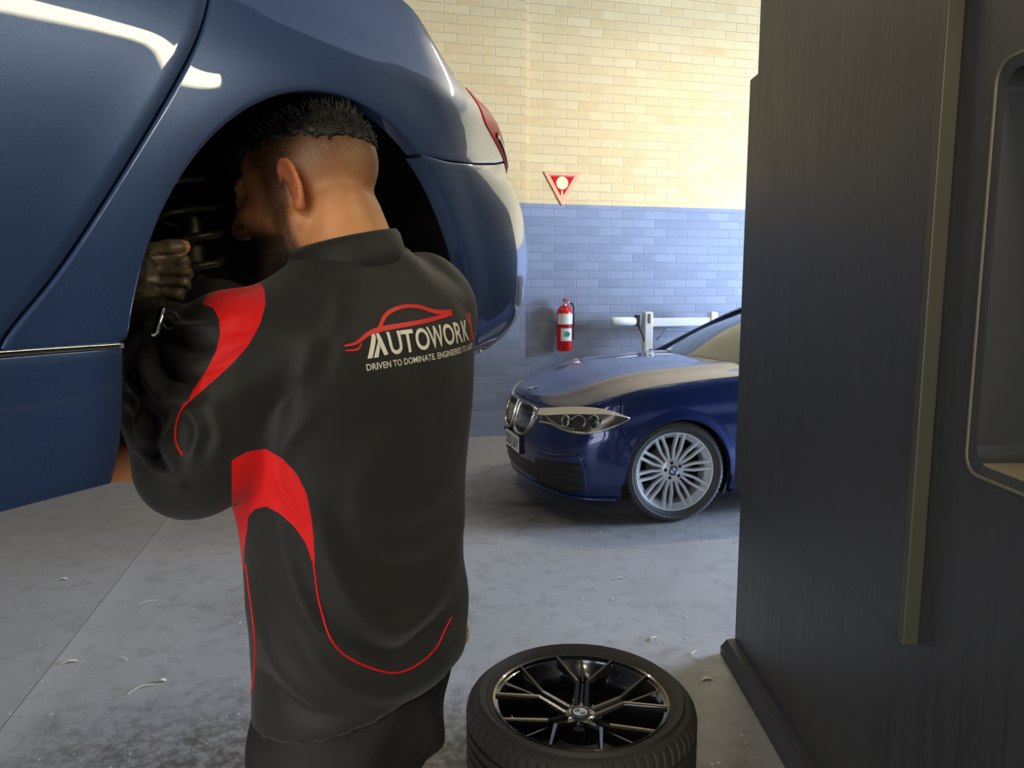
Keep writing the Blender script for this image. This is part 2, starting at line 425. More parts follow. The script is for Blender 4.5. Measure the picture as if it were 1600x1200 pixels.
fr = MB(); o2 = rrect(y0 + .012, y1 - .012, z0 + .012, z1 - .012, .035); n = len(o1)
fr.add([Vector((PX - .004, y, z)) for y, z in o1] + [Vector((PX + .002, y, z)) for y, z in o2] + [Vector((PX + .10, y, z)) for y, z in o2],
       [(i, (i + 1) % n, n + (i + 1) % n, n + i) for i in range(n)] + [(n + i, n + (i + 1) % n, 2 * n + (i + 1) % n, 2 * n + i) for i in range(n)])
loc(fr.build('window_frame', M['dark'], win, False))
sl = MB(); sl.box((PX + .003, y0 + .012, z0 + .005), (PX + .32, y1 - .012, z0 + .016)); loc(sl.build('window_sill', M['sill'], win))
gp = MB(); gp.box((PX + .095, y0, z0), (PX + .10, y1, z1)); loc(gp.build('pane', M['glass'], win))
# outside the side door: a sunlit yellow wall
b = MB(); b.box((13, 3.0, -.1), (13.2, 14, 1.9)); props(b.build('wall_outside', M['yellow']), kind='structure')
# ceiling lights
def tube_light(x, y, z, rz, L, label, power=60):
    t = empty('ceiling_light', (x, y, z), rz)
    props(t, label, 'light')
    h = MB(); h.box((-L / 2, -.06, .03), (L / 2, .06, .09), bev=.008); h.build('housing', M['white'], t)
    g = MB(); g.tube([(-L / 2 + .04, 0, 0), (L / 2 - .04, 0, 0)], .02, 12); g.build('tube', M['tube'], t, True)
    for q in (-L / 3, L / 3): r = MB(); r.tube([(q, 0, .09), (q, 0, 4.4 - z)], .006, 6); r.build('hanger', M['steel'], t)
    l = lamp('tube_lamp', 'AREA', (0, 0, -.03), (0, 0, 0), power, (1, .83, .55), L - .1, .05); l.parent = t
    return t
# ------------------------------------------------------------------ car bodywork
class Body:
    """a car's skin as a function of a (metres run along its outline, from the axle to the bumper's middle) and z (height)"""
    def __init__(s, turn, inset, sx, half=.93):
        a = np.linspace(-4.5, 2.2, 3351); psi = np.radians(smooth_interp(a, turn)); h = a[1] - a[0]
        X = np.cumsum(np.cos(psi)) * h; Y = np.cumsum(np.sin(psi)) * h
        i0 = np.argmin(abs(a)); X -= X[i0]; Y -= Y[i0]
        s.a, s.X, s.Y, s.psi, s.f, s.sx, s.half = a, X, Y, psi, inset, sx, half
        s.ac = a[np.argmin(abs(Y - half))]          # middle of the car; beyond it the outline is mirrored
        b = a > s.ac; am = 2 * s.ac - a[b]; Xm, Ym, Pm = np.interp(am, a, X), 2 * half - np.interp(am, a, Y), np.pi - np.interp(am, a, psi)
        X[b], Y[b], psi[b] = Xm, Ym, Pm
    def P(s, a, z, off=0.0):
        a = np.asarray(a, float); z = np.asarray(z, float); q = s.f(a, z) - off
        X = np.interp(a, s.a, s.X); Y = np.interp(a, s.a, s.Y); ps = np.interp(a, s.a, s.psi)
        return np.stack([s.sx * (X - q * np.sin(ps)), Y + q * np.cos(ps), z + 0 * a], -1)
    def N(s, a, z):
        e = .004; du = s.P(a + e, z) - s.P(a - e, z); dv = s.P(a, z + e) - s.P(a, z - e)
        n = np.cross(du, dv); n /= np.linalg.norm(n, axis=-1, keepdims=True) + 1e-12
        ref = s.P(a, z, 1) - s.P(a, z); sg = np.sign((n * ref).sum(-1, keepdims=True)); return n * np.where(sg == 0, 1, sg)
def coons(B, T, L, Rr, nu, nv, pl=1, pr=1):
    """B, T run left to right, L, Rr bottom to top; each a polyline in (a, z)"""
    B = resample(B, nu + 1) if len(B) != nu + 1 else np.array(B); T = resample(T, nu + 1) if len(T) != nu + 1 else np.array(T); L, Rr = resample(L, nv + 1), resample(Rr, nv + 1)
    u = np.linspace(0, 1, nu + 1)[None, :, None]; v = np.linspace(0, 1, nv + 1)[:, None, None]
    G = (1 - v) * B[None] + v * T[None]; vv = v[:, 0]
    G = G + (1 - u) ** pl * (L - (1 - vv) * L[0] - vv * L[-1])[:, None] + u ** pr * (Rr - (1 - vv) * Rr[0] - vv * Rr[-1])[:, None]
    return G
def grid_faces(nv, nu):
    i = np.arange(nv)[:, None] * (nu + 1) + np.arange(nu)[None]
    return np.stack([i, i + 1, i + nu + 2, i + nu + 1], -1).reshape(-1, 4)
def skin_patch(P, Nn, m, name, parent, half, mirror=False, flange=(True,) * 4, depth=.022, roll=.0022, ref=(0, .93, .6)):
    """P, Nn: (nv+1, nu+1, 3) points and normals. Edges are rolled and turned inwards like sheet metal."""
    nv, nu = P.shape[0] - 1, P.shape[1] - 1
    V = [P.reshape(-1, 3)]; Fc = grid_faces(nv, nu).tolist(); idx = np.arange((nv + 1) * (nu + 1)).reshape(nv + 1, nu + 1); k = idx.size
    for e, (row, nrow, irow, inner) in enumerate(((P[0], Nn[0], idx[0], P[1]), (P[:, -1], Nn[:, -1], idx[:, -1], P[:, -2]),
                                                 (P[-1][::-1], Nn[-1][::-1], idx[-1][::-1], P[-2][::-1]), (P[:, 0][::-1], Nn[:, 0][::-1], idx[:, 0][::-1], P[:, 1][::-1]))):
        if not flange[e]: continue
        t = np.gradient(row, axis=0); t /= np.linalg.norm(t, axis=1, keepdims=True) + 1e-9
        o = np.cross(nrow, t); o /= np.linalg.norm(o, axis=1, keepdims=True) + 1e-9; o *= np.sign(((row - inner) * o).sum())
        prev = irow; n = len(row)
        for du, dn in ((roll * .7, roll * .3), (roll, roll), (roll, depth)):
            V.append(row + o * du - nrow * dn); cur = k + np.arange(n); k += n
            Fc += [[int(prev[i + 1]), int(prev[i]), int(cur[i]), int(cur[i + 1])] for i in range(n - 1)]
            prev = cur
    V = np.concatenate(V); ref = Vector(ref)
    if mirror: V = V * [1, -1, 1] + [0, 2 * half, 0]; Fc = [f[::-1] for f in Fc]
    return mk(name, V, Fc, m, parent, True, ref=ref)
def panel(bd, name, m, parent, B, T, L, Rr, nu, nv, both=True, off=0.0, pl=1, pr=1, **kw):
    kw.pop('mirror', None)
    G = coons(B, T, L, Rr, nu, nv, pl, pr); P = bd.P(G[..., 0], G[..., 1], off); Nn = bd.N(G[..., 0], G[..., 1])
    o = skin_patch(P, Nn, m, name, parent, bd.half, **kw)
    if both: skin_patch(P, Nn, m, name, parent, bd.half, mirror=True, **kw)
    return o
def ribbon(bd, pts, w, h, mb, mi=0, n=40, closed=False):
    """a raised bar laid on the skin along (a, z) points"""
    Q = resample(pts, n); P = bd.P(Q[:, 0], Q[:, 1]); Nn = bd.N(Q[:, 0], Q[:, 1])
    ww = w if hasattr(w, '__len__') else [w] * n; ww = np.interp(np.linspace(0, 1, n), np.linspace(0, 1, len(ww)), ww)
    t = np.gradient(P, axis=0); t /= np.linalg.norm(t, axis=1, keepdims=True) + 1e-9; sd = np.cross(Nn, t); V = []
    for i in range(n):
        for s_, d in ((-1, -.004), (-1, h * .7), (-.5, h), (.5, h), (1, h * .7), (1, -.004)): V.append(P[i] + sd[i] * s_ * ww[i] / 2 + Nn[i] * d)
    Fc = [(i * 6 + k, i * 6 + (k + 1) % 6, (i + 1) * 6 + (k + 1) % 6, (i + 1) * 6 + k) for i in range(n - 1) for k in range(6)]
    Fc += [tuple(range(6)), tuple((n - 1) * 6 + k for k in range(5, -1, -1))]
    return mb.add(V, Fc, mi)
def fill(bd, poly, mb, off, mi=0, n=10):
    """a filled, slightly raised plate with the outline poly in (a, z): top and bottom polylines of equal count"""
    B, T = poly; G = coons(B, T, [B[0], T[0]], [B[-1], T[-1]], n * 3, n); P = bd.P(G[..., 0], G[..., 1], off)
    V = P.reshape(-1, 3); k = len(V); Q = bd.P(G[..., 0], G[..., 1], -.012).reshape(-1, 3)
    Fc = grid_faces(n, n * 3).tolist()
    per = list(range(n * 3 + 1)) + [(r + 1) * (n * 3 + 1) - 1 for r in range(1, n + 1)] + list(range(k - 2, k - n * 3 - 2, -1)) + [r * (n * 3 + 1) for r in range(n - 1, 0, -1)]
    Fc += [[per[(i + 1) % len(per)], per[i], per[i] + k, per[(i + 1) % len(per)] + k] for i in range(len(per))]
    return mb.add(np.concatenate([V, Q]), Fc, mi)
def mirror_mb(mb, half, name, m, parent):
    o = MB(); o.V = [(v[0], 2 * half - v[1], v[2]) for v in mb.V]; o.F = [f[::-1] for f in mb.F]; o.M = mb.M
    return o.build(name, m, parent, True)
def roundel(name, T, r, parent, th=.003):
    """round black-ringed emblem with blue and white quarters; T places it (z = outwards)"""
    mb = MB(); n = 32
    mb.lathe([(0, 0), (r, 0), (r, th), (r * .95, th * 1.3)], n, 0, M=T)
    mb.lathe([(r * .95, th * 1.3), (r * .9, th), ], n, 0, M=T); mb.lathe([(r * .9, th), (r * .62, th)], n, 1, M=T); mb.lathe([(r * .62, th), (r * .62, th * 1.3), (r * .57, th * 1.3), (r * .57, th)], n, 0, M=T)
    for q in range(4):
        mb.lathe([(r * .57, th), (0, th)], n // 4, 2 + q % 2, M=T, a0=q * math.pi / 2, a1=(q + 1) * math.pi / 2)
    return mb.build(name, [M['chrome'], M['gap'], M['white'], M['blueprint']], parent, True, ang=40)

# ---- wheels: built lying with the axle along z, the outer face up, centre of the tread at z = 0
def tyre_mesh(Ro, Ri, w, name, m, parent, sipes=72, deep=.005):
    n = sipes * 8; h = w / 2; bulge = .012
    prof = [(Ri - .004, -h * .80), (Ri + .012, -h * .93), (Ri + (Ro - Ri) * .5, -h - bulge), (Ro - .020, -h * .96), (Ro - .006, -h * .84), (Ro, -h * .66)]
    for c in (-.46, -.15, .15, .46):
        prof += [(Ro, (c - .045) * h), (Ro - .007, (c - .035) * h), (Ro - .007, (c + .035) * h), (Ro, (c + .045) * h)]
    prof += [(Ro, h * .66), (Ro - .004, h * .80), (Ro - .010, h * .88), (Ro - .020, h * .96), (Ro - .035, h * 1.01), (Ri + (Ro - Ri) * .5, h + bulge), (Ri + .022, h * 1.0), (Ri + .018, h * 1.015), (Ri + .012, h * .97), (Ri, h * .90), (Ri - .006, h * .80)]
    P = len(prof); V = []
    for k in range(n):
        for j, (r, z) in enumerate(prof):
            s_ = abs(z) / h; A = 2 * math.pi * (k + (2.2 * max(0, s_ - .5) if r > Ro - .012 else 0)) / n
            if r > Ro - .012 and .48 < s_ < .90 and k % 8 in (0, 1): r -= deep
            V.append((r * math.cos(A), r * math.sin(A), z))
    Fc = [(k * P + i, ((k + 1) % n) * P + i, ((k + 1) % n) * P + i + 1, k * P + i + 1) for k in range(n) for i in range(P - 1)]
    o = MB(); o.V = V; o.F = Fc; o.M = [0] * len(Fc); return o.build(name, m, parent, True, ang=35)
def rim_barrel(mb, Ri, h, mi=0, lip=.012):
    mb.lathe([(Ri - .006, h * .86), (Ri + lip * .4, h * .93), (Ri + lip * .5, h * .90), (Ri - .004, h * .78)], 96, mi)
    mb.lathe([(Ri - .006, h * .86), (Ri - .014, h * .84), (Ri - .020, h * .70), (Ri - .045, h * .45), (Ri - .052, -h * .2), (Ri - .030, -h * .7), (Ri - .01, -h * .9)], 96, mi)
def bar(mb, p0, p1, w0, w1, top0, top1, thick, mi=0, crown=.0, mi_side=None):
    """spoke segment from p0 to p1 (2-D) with a flat face at height top"""
    a, b_ = Vector(p0), Vector(p1); t = (b_ - a).normalized(); s_ = Vector((-t.y, t.x)); V = []
    for p, w, z in ((a, w0, top0), (b_, w1, top1)):
        c = .22 * w
        for k, (o, dz) in enumerate(((-w / 2, -thick), (-w / 2, -c), (-w / 2 + c, crown), (w / 2 - c, crown), (w / 2, -c), (w / 2, -thick))):
            q = p + s_ * o; V.append((q.x, q.y, z + dz))
    side = mi if mi_side is None else mi_side
    for k in range(6):
        mb.add([], [], 0); mb.F.append([len(mb.V) + k, len(mb.V) + (k + 1) % 6, len(mb.V) + 6 + (k + 1) % 6, len(mb.V) + 6 + k]); mb.M.append(mi if k in (1, 2, 3) else side)
    mb.F += [[len(mb.V) + k for k in range(5, -1, -1)], [len(mb.V) + 6 + k for k in range(6)]]; mb.M += [side, side]
    mb.V += V
def pol(r, deg): return (r * math.cos(R(deg)), r * math.sin(R(deg)))

# ---- the car on the hoist: rear half, seen from its left rear
RX, RY, LIFT = -.228, 1.075, 1.045
def side_in(z): return smooth_interp(z, [(.18, .10), (.24, .022), (.262, .005), (.33, .003), (.39, .002), (.5, 0), (.62, 0), (.70, .001), (.765, .006), (.79, .011), (.83, .026), (.88, .040), (.93, .062), (.96, .085), (1.0, .12)])
def corner_in(z): return smooth_interp(z, [(.18, .30), (.26, .19), (.29, .11), (.34, .038), (.41, -.002), (.50, -.014), (.60, -.004), (.66, .014), (.70, .034), (.75, .038), (.80, .052), (.83, .070), (.87, .112), (.91, .18), (.96, .30), (1.0, .40)])
def rear_inset(a, z):
    w = sstep(a, .24, .62); q = side_in(z) * (1 - w) + corner_in(z) * w
    d = np.sqrt(a ** 2 + np.maximum(z - .34, 0) ** 2)
    return q - .005 * (1 - sstep(d, .37, .47)) * sstep(z, .26, .36) * (1 - sstep(a, .40, .5))
rb = Body([(-4.5, -1.5), (-1.5, -1), (-.4, 0), (.1, .3), (.35, 2), (.54, 6.5), (.66, 14.5), (.74, 27), (.82, 46), (.90, 66), (1.0, 78), (1.15, 84), (1.5, 87), (2.2, 90)], rear_inset, 1)
RC = empty('car', (RX, RY, LIFT), R(65))
props(RC, 'blue metallic sedan raised up to shoulder height with its rear wheel taken off', 'car')
def arc(a0, a1, r=.37, n=24, cz=.34): return [(r * math.sin(R(t)), cz + r * math.cos(R(t))) for t in np.linspace(a0, a1, n)]
g = .004
GAP = spline([(-.484, .400), (-.473, .416), (-.425, .470), (-.348, .574), (-.262, .698), (-.228, .765), (-.208, .83), (-.20, .935)], 30)
doorR = [(a - g, z) for a, z in GAP]; quartL = [(a + g, z) for a, z in GAP]
panel(rb, 'rear_door', M['paint'], RC, [(-1.35, .402), (-.488, .402)], [(-1.35, .935), (-.20 - g, .935)], [(-1.35, .402), (-1.35, .935)], doorR, 60, 40, mirror=False)
panel(rb, 'front_door', M['paint'], RC, [(-2.4, .402), (-1.356, .402)], [(-2.4, .935), (-1.356, .935)], [(-2.4, .402), (-2.4, .935)], [(-1.356, .402), (-1.356, .935)], 16, 30)
archQ = [(-.375, .400)] + arc(-80, 30, n=60)
MR = Matrix.Translation(RC.location) @ Matrix.Rotation(R(65), 4, 'Z'); RT = uvtable(rb, MR, -.6, rb.ac, .2, .96)
def azs(pts, dz=0):
    out = []
    for px, py in pts:
        A, Z, x, y, fac = RT; e = (x - px) ** 2 + (y - py) ** 2 + np.where(fac, 0, 1e6); i = e.argmin(); out.append((float(A.flat[i]), float(Z.flat[i]) + dz))
    return out
lampB = azs(((770, 216), (757, 192), (744, 160), (735, 128)))
# quarter panel: bottom edge follows the arch, then the bumper joint, then the lamp
qb = [(-.484 + g, .400)] + archQ + [(.25, .669), (.33, .675), (.42, .685), (.50, .700)]
lampL = [(.515, .715), (.475, .765), (.435, .815), (.41, .850)]
qb = [(-.484 + g, .400)] + archQ + azs(((664, 237), (700, 244), (740, 249), (775, 250), (791, 246)), -.004); lampL = lampB
QB = np.concatenate([resample(qb[:2], 17)[:-1], resample(qb[1:], 135)]); QA = np.linspace(-.20 + g, .415, 96)
qg = [p for p in quartL if p[1] > .495]; ql = [p for p in quartL if p[1] <= .495] + [qg[0]]
QT = [(a_, float(smooth_interp(a_, [(-.20, .935), (-.1, .936), (.1, .932), (.25, .918), (.36, .890), (.415, .866)]))) for a_ in QA]; QT = np.concatenate([resample(qg, 56)[:-1], QT])
panel(rb, 'quarter_panel', M['paint'], RC, QB, QT, ql, [qb[-1]] + lampL + [(float(QT[-1][0]), float(QT[-1][1]))], 150, 44, pl=2, pr=6)
panel(rb, 'sill_cladding', M['paint'], RC, [(-2.4, .258), (-.72, .252), (-.62, .262), (-.45, .262), (-.388, .262)], [(-2.4, .392), (-.372, .392)], [(-2.4, .258), (-2.4, .392)], [(-.388, .262), (-.378, .30), (-.372, .392)], 60, 10, depth=.03)
# strip of bright metal showing in the joint above the sill
sb = MB(); ribbon(rb, [(-.50, .397), (-.37, .396)], .005, .0015, sb, n=20); sb.build('joint_strip', M['chrome'], RC, True)
ac = rb.ac
joint = azs(((664, 237), (700, 244), (740, 249), (775, 250), (791, 246)), -.011); joint[0] = (.19, .659)
archR = [(.372, .300), (.373, .34), (.368, .40)] + [(.37 * math.sin(R(t)), .34 + .37 * math.cos(R(t))) for t in np.linspace(80, 31, 24)]
panel(rb, 'rear_bumper', M['paint'], RC, [(.372, .300), (.6, .262), (.9, .25), (ac, .25)], joint + [(.68, joint[-1][1] + .004), (.8, .70), (.9, .70), (ac, .70)], archR, [(ac, .25), (ac, .70)], 90, 40, depth=.03, pl=4)
panel(rb, 'tail_lamp', M['redlens'], RC, [(lampB[0][0] + .006, lampB[0][1] - .002), (.72, .708), (.80, .706), (.92, .712)], [(lampB[-1][0] + .006, lampB[-1][1]), (.55, .842), (.75, .825), (.92, .82)], [(a_ + .006, z_) for a_, z_ in lampB], [(.92, .712), (.92, .82)], 30, 16, off=.002)
tl = MB(); ribbon(rb, [(lampB[0][0] + .03, lampB[0][1] + .01), (.72, .722), (.85, .722)], .014, .006, tl, n=20)
tl.build('lamp_trim', M['satin'], RC, True); mirror_mb(tl, .93, 'lamp_trim', M['satin'], RC)
panel(rb, 'boot_lid', M['paint'], RC, [(.925, .705), (ac, .705)], [(.925, .90), (ac, .91)], [(.925, .705), (.925, .90)], [(ac, .705), (ac, .91)], 20, 14)
panel(rb, 'rear_corner', M['paint'], RC, [(.43, lampB[-1][1] + .005), (.55, .848), (.75, .831), (.92, .826)], [(.42, .868), (.55, .880), (.75, .885), (.92, .90)], [(.43, lampB[-1][1] + .005), (.42, .868)], [(.92, .826), (.92, .90)], 24, 6)
# deck, glass and roof: lofted between the two shoulders
def top_patch(bd, name, m, parent, edgeA, prof, n=30, v0=0, v1=1, off=0, flange=(True,) * 4, ease=.6):
    """edgeA: (a, z) along the near shoulder; prof: (x, z) of the middle line, same direction"""
    E_ = resample(edgeA, n + 1); Q = bd.P(E_[:, 0], E_[:, 1]); C_ = resample(prof, n + 1); nv = 24; P = np.zeros((nv * 2 + 1, n + 1, 3))
    for j in range(nv * 2 + 1):
        s_ = j / (2 * nv); w = math.sin(math.pi * s_) ** ease
        P[j, :, 1] = Q[:, 1] + (2 * bd.half - 2 * Q[:, 1]) * s_
        P[j, :, 0] = Q[:, 0] * (1 - w) + C_[:, 0] * w; P[j, :, 2] = Q[:, 2] * (1 - w) + C_[:, 1] * w + off
    P = P[int(v0 * 2 * nv):int(v1 * 2 * nv) + 1]
    Nn = np.cross(np.gradient(P, axis=1), np.gradient(P, axis=0)); Nn /= np.linalg.norm(Nn, axis=-1, keepdims=True) + 1e-9
    Nn *= np.sign(Nn[..., 2:3] + 1e-9)
    return skin_patch(P, Nn, m, name, parent, bd.half, flange=flange, ref=(P[..., 0].mean(), bd.half, .2))
top_patch(rb, 'boot_deck', M['paint'], RC, [(.30, .912), (.36, .896), (.405, .872), (.55, .884), (.75, .889), (.90, .902)], [(.42, 1.06), (.7, 1.05), (.98, 1.02)])
# rear screen and roof over the raised car
def loft(name, m, parent, rows, ref, nu=24, flange=(True,) * 4):
    """rows: list of 3-D polylines"""
    P = np.stack([resample(spline(r, 40), nu + 1) for r in rows]); P = np.stack([spline(P[:, k], 28) for k in range(nu + 1)], 1)
    Nn = np.cross(np.gradient(P, axis=1), np.gradient(P, axis=0)); Nn /= np.linalg.norm(Nn, axis=-1, keepdims=True) + 1e-9
    c = P.mean((0, 1)) - np.array(ref); Nn *= np.sign((Nn * c).sum(-1, keepdims=True)); return skin_patch(P, Nn, m, name, parent, .93, flange=flange, ref=ref, depth=.015)
def screen_rows(sts): return [[(x, yb, zb), (x + dx * .6, (yb + .93) / 2, zb + dz * .8), (x + dx, .93, zb + dz), (x + dx * .6, 1.86 - (yb + .93) / 2, zb + dz * .8), (x, 1.86 - yb, zb)] for x, yb, zb, dx, dz in sts]
loft('rear_screen', M['glass'], RC, screen_rows([(.30, .17, .925, .12, .12), (-.05, .22, 1.12, .10, .08), (-.42, .29, 1.33, .08, .07)]), (-.3, .93, .3))
loft('roof', M['paint'], RC, screen_rows([(-.43, .29, 1.335, .08, .07), (-1.2, .28, 1.40, 0, .07), (-2.3, .30, 1.36, 0, .07)]), (-1.2, .93, .5))
for mirror in (False, True):
    def lf(name, m, rows):
        if mirror: rows = [[(x, 1.86 - y, z) for x, y, z in r] for r in rows]
        P = np.stack([resample(r, 25) for r in rows]); nv = P.shape[0] - 1
        mk(name, P.reshape(-1, 3), grid_faces(nv, 24), m, RC, True, ref=(-1, .93, .8))
    lf('side_glass', M['glass'], [[(-2.4, .09, .945), (-.55, .085, .95), (-.2, .085, .955)], [(-2.3, .29, 1.35), (-.75, .28, 1.37), (-.5, .28, 1.33)]])
    lf('rear_pillar', M['paint'], [[(-.2, .075, .94), (.0, .072, .94), (.30, .13, .922)], [(-.38, .20, 1.15), (-.25, .18, 1.12), (-.02, .20, 1.11)], [(-.5, .28, 1.34), (-.47, .285, 1.345), (-.42, .29, 1.335)]])
wt_ = MB(); ribbon(rb, [(-2.4, .94), (-.2, .945), (.02, .935)], .014, .006, wt_, n=60); wt_.build('window_trim', M['chrome'], RC, True)
# black wheel housing, underbody and suspension
for side in (1, -1):
    def yy(v): return v if side == 1 else 1.86 - v
    lb = MB(); T = Matrix(((1, 0, 0, 0), (0, 0, side, yy(.022)), (0, 1, 0, .34), (0, 0, 0, 1)))
    lb.lathe([(.378, 0), (.415, .03), (.42, .40), (.40, .43), (0, .43)], 48, 0, M=T, a0=R(-8), a1=R(188))
    lb.build('wheel_housing', M['liner'], RC, False)
ub = MB(); ub.box((-2.4, .06, .27), (-.43, 1.80, .30)); ub.box((-.43, .46, .27), (.42, 1.40, .30)); ub.box((.42, .30, .30), (.85, 1.56, .33)); ub.build('underbody', M['liner'], RC)
HBY = .27
hub = MB(); T = Matrix(((1, 0, 0, 0), (0, 0, -1, HBY), (0, 1, 0, .30), (0, 0, 0, 1)))
hub.lathe([(0, .06), (.035, .06), (.035, .045), (.075, .045), (.078, .01), (.165, .01), (.165, -.015), (.08, -.02)], 48, 0, M=T)
for k in range(5): x, y = pol(.055, 72 * k); hub.tube([T @ Vector((x, y, .04)), T @ Vector((x, y, .075))], .006, 8)
hub.build('brake_disc', M['steel'], RC, ang=40)
cl = MB(); cl.box((-.20, HBY - .03, .22), (-.10, HBY + .05, .40), bev=.015); cl.build('brake_caliper', M['steel'], RC)
sp = MB(); sp.tube([(.07 + .045 * math.cos(t), HBY + .11 + .045 * math.sin(t), .36 + t * .0075) for t in np.linspace(0, 36, 220)], .007, 8); sp.tube([(.07, HBY + .11, .28), (.07, HBY + .11, .72)], .02, 12)
sp.build('spring', M['steel'], RC, True)
ar = MB(); ar.tube([(-.02, HBY + .03, .22), (-.05, HBY + .2, .26), (-.1, HBY + .32, .30)], .022, 10); ar.tube([(.02, HBY + .03, .40), (.1, HBY + .25, .42)], .018, 10); ar.build('suspension_arm', M['steel'], RC, True)
# ------------------------------------------------------------------ the parked car
ALPHA, CS = R(15), .95
def zs(a): return smooth_interp(a, [(-4.5, .96), (-1.2, .985), (-.6, .975), (0, .935), (.25, .900), (.45, .850), (.62, .800), (.78, .768), (.95, .752), (1.9, .745)])
def front_inset(a, z):
    t = (z - .22) / (zs(a) - .22)
    s_ = smooth_interp(t, [(-.1, .08), (0, .045), (.1, .014), (.3, 0), (.58, 0), (.70, .006), (.78, .004), (.90, .014), (.97, .030), (1.03, .06)])
    n_ = smooth_interp(z, [(.12, .14), (.17, .06), (.22, .025), (.34, .010), (.44, 0), (.52, .004), (.60, .020), (.68, .042), (.76, .080), (.9, .16)])
    w = sstep(a, .42, .80); q = s_ * (1 - w) + n_ * w
    d = np.sqrt(a ** 2 + np.maximum(z - .34, 0) ** 2)
    return q - .012 * (1 - sstep(d, .36, .44)) * sstep(z, .26, .36) * (1 - sstep(a, .38, .46))
fb = Body([(-4.5, 1), (-1.5, 0), (0, .5), (.2, 4), (.4, 11), (.55, 24), (.68, 42), (.8, 58), (1.0, 72), (1.2, 80), (1.35, 86), (1.5, 90), (2.2, 90)], front_inset, -1)
wheelP = ground(1060, 819)
PC = empty('car', wheelP + Vector((-math.sin(ALPHA), math.cos(ALPHA), 0)) * .0, ALPHA, sc=CS)
props(PC, 'dark blue sedan parked by the painted brick wall, nose towards the mechanic', 'car')
MP = Matrix.Translation(PC.location) @ Matrix.Rotation(ALPHA, 4, 'Z') @ Matrix.Scale(CS, 4)
PT = uvtable(fb, MP, -1.2, fb.ac + .45, .12, 1.0)
def az(px, py):
    """which point (a, z) of the parked car's skin is seen there"""
    A, Z, x, y, fac = PT; e = (x - px) ** 2 + (y - py) ** 2 + np.where(fac, 0, 1e6); i = e.argmin(); return (float(A.flat[i]), float(Z.flat[i]))
ca = fb.ac; g = .003
paint = M['paint2']
# door behind the front wheel, then fender with its arch
panel(fb, 'front_door', paint, PC, [(-1.75, .30), (-.62, .30)], [(-1.75, .965), (-.62, .965)], [(-1.75, .30), (-1.75, .965)], [(-.62, .30), (-.62, .965)], 24, 24)
panel(fb, 'rear_door', paint, PC, [(-2.7, .30), (-1.756, .30)], [(-2.7, .955), (-1.756, .965)], [(-2.7, .30), (-2.7, .955)], [(-1.756, .30), (-1.756, .965)], 16, 16)
panel(fb, 'quarter_panel', paint, PC, [(-3.9, .22), (-3.36, .22)] + [(-2.975 - .37 * math.cos(R(t)), .34 + .37 * math.sin(R(t))) for t in np.linspace(0, 172, 20)] + [(-2.706, .30)], [(-3.9, .95), (-2.706, .955)], [(-3.9, .22), (-3.9, .95)], [(-2.706, .30), (-2.706, .955)], 60, 16)
panel(fb, 'sill', paint, PC, [(-2.6, .20), (-.40, .20)], [(-2.6, .294), (-.394, .294)], [(-2.6, .20), (-2.6, .294)], [(-.40, .20), (-.394, .294)], 30, 6)
fl_ = [(-.614, .30), (-.385, .30), (-.372, .34)] + arc(-85, 62, .37, 60)
jx = [(.36, .56), (.40, .64), (.405, .665)]
hl = .405
top_f = [(a, zs(a) - .004) for a in np.linspace(-.614, hl, 30)]
panel(fb, 'fender', paint, PC, fl_, top_f, [(-.614, .30), (-.614, .97)], [fl_[-1], (.36, .56), (hl, .665), (hl, float(zs(hl)) - .004)], 110, 34, pr=6)
bl = [(.385, .18), (.7, .165), (1.1, .155), (ca, .15)]
bt = [(a, float(zs(a)) - .006) for a in np.linspace(hl + .008, ca, 111)]
panel(fb, 'front_bumper', paint, PC, bl, bt, [(.385, .18), (.378, .34), (.37, .40), (.335, .512), (.36, .555), (hl + .008, .662), (hl + .008, float(zs(hl + .008)) - .006)], [(ca, .15), (ca, float(zs(ca)) - .006)], 110, 60, flange=(True, False, True, True), pl=5)
# bonnet between the two shoulder lines
fb_edge = [(a, float(zs(a)) + .002) for a in np.linspace(-.60, ca - .02, 50)]
def mid(x):
    return smooth_interp(x, [(-.82, .752), (-.78, .80), (-.70, .845), (-.4, .915), (0, .975), (.4, 1.02), (.75, 1.045)])
def hood():
    n, nv = 90, 30; x_ = np.linspace(.60, -.865, n + 1) ; P = np.zeros((2 * nv + 1, n + 1, 3))
    A = np.linspace(-.60, ca, n + 1); Q = fb.P(A, zs(A) + .002)
    for j in range(2 * nv + 1):
        t = j / nv - 1; w = (1 - abs(t) ** 2.4)         # 0 at the edges
        y = Q[:, 1] + (2 * fb.half - 2 * Q[:, 1]) * (t + 1) / 2
        xm = Q[:, 0]; frac = np.linspace(0, 1, n + 1)
        rise = smooth_interp(frac, [(0, .055), (.3, .07), (.6, .075), (.85, .05), (.95, .02), (1, 0)])
        bulge = .012 * math.exp(-((abs(t) - .62) / .10) ** 2) * smooth_interp(frac, [(0, 1), (.7, .8), (1, 0)])
        P[j, :, 0] = xm; P[j, :, 1] = y; P[j, :, 2] = Q[:, 2] + rise * w + bulge
    Nn = np.cross(np.gradient(P, axis=1), np.gradient(P, axis=0)); Nn /= np.linalg.norm(Nn, axis=-1, keepdims=True) + 1e-9
    Nn *= np.sign(Nn[..., 2:3] + 1e-9)
    # the last column is the nose line; it has no width there
    skin_patch(P[:, :-2], Nn[:, :-2], paint, 'bonnet', PC, .93, ref=(-.1, .93, .3), flange=(True, True, True, True), depth=.015)
hood()
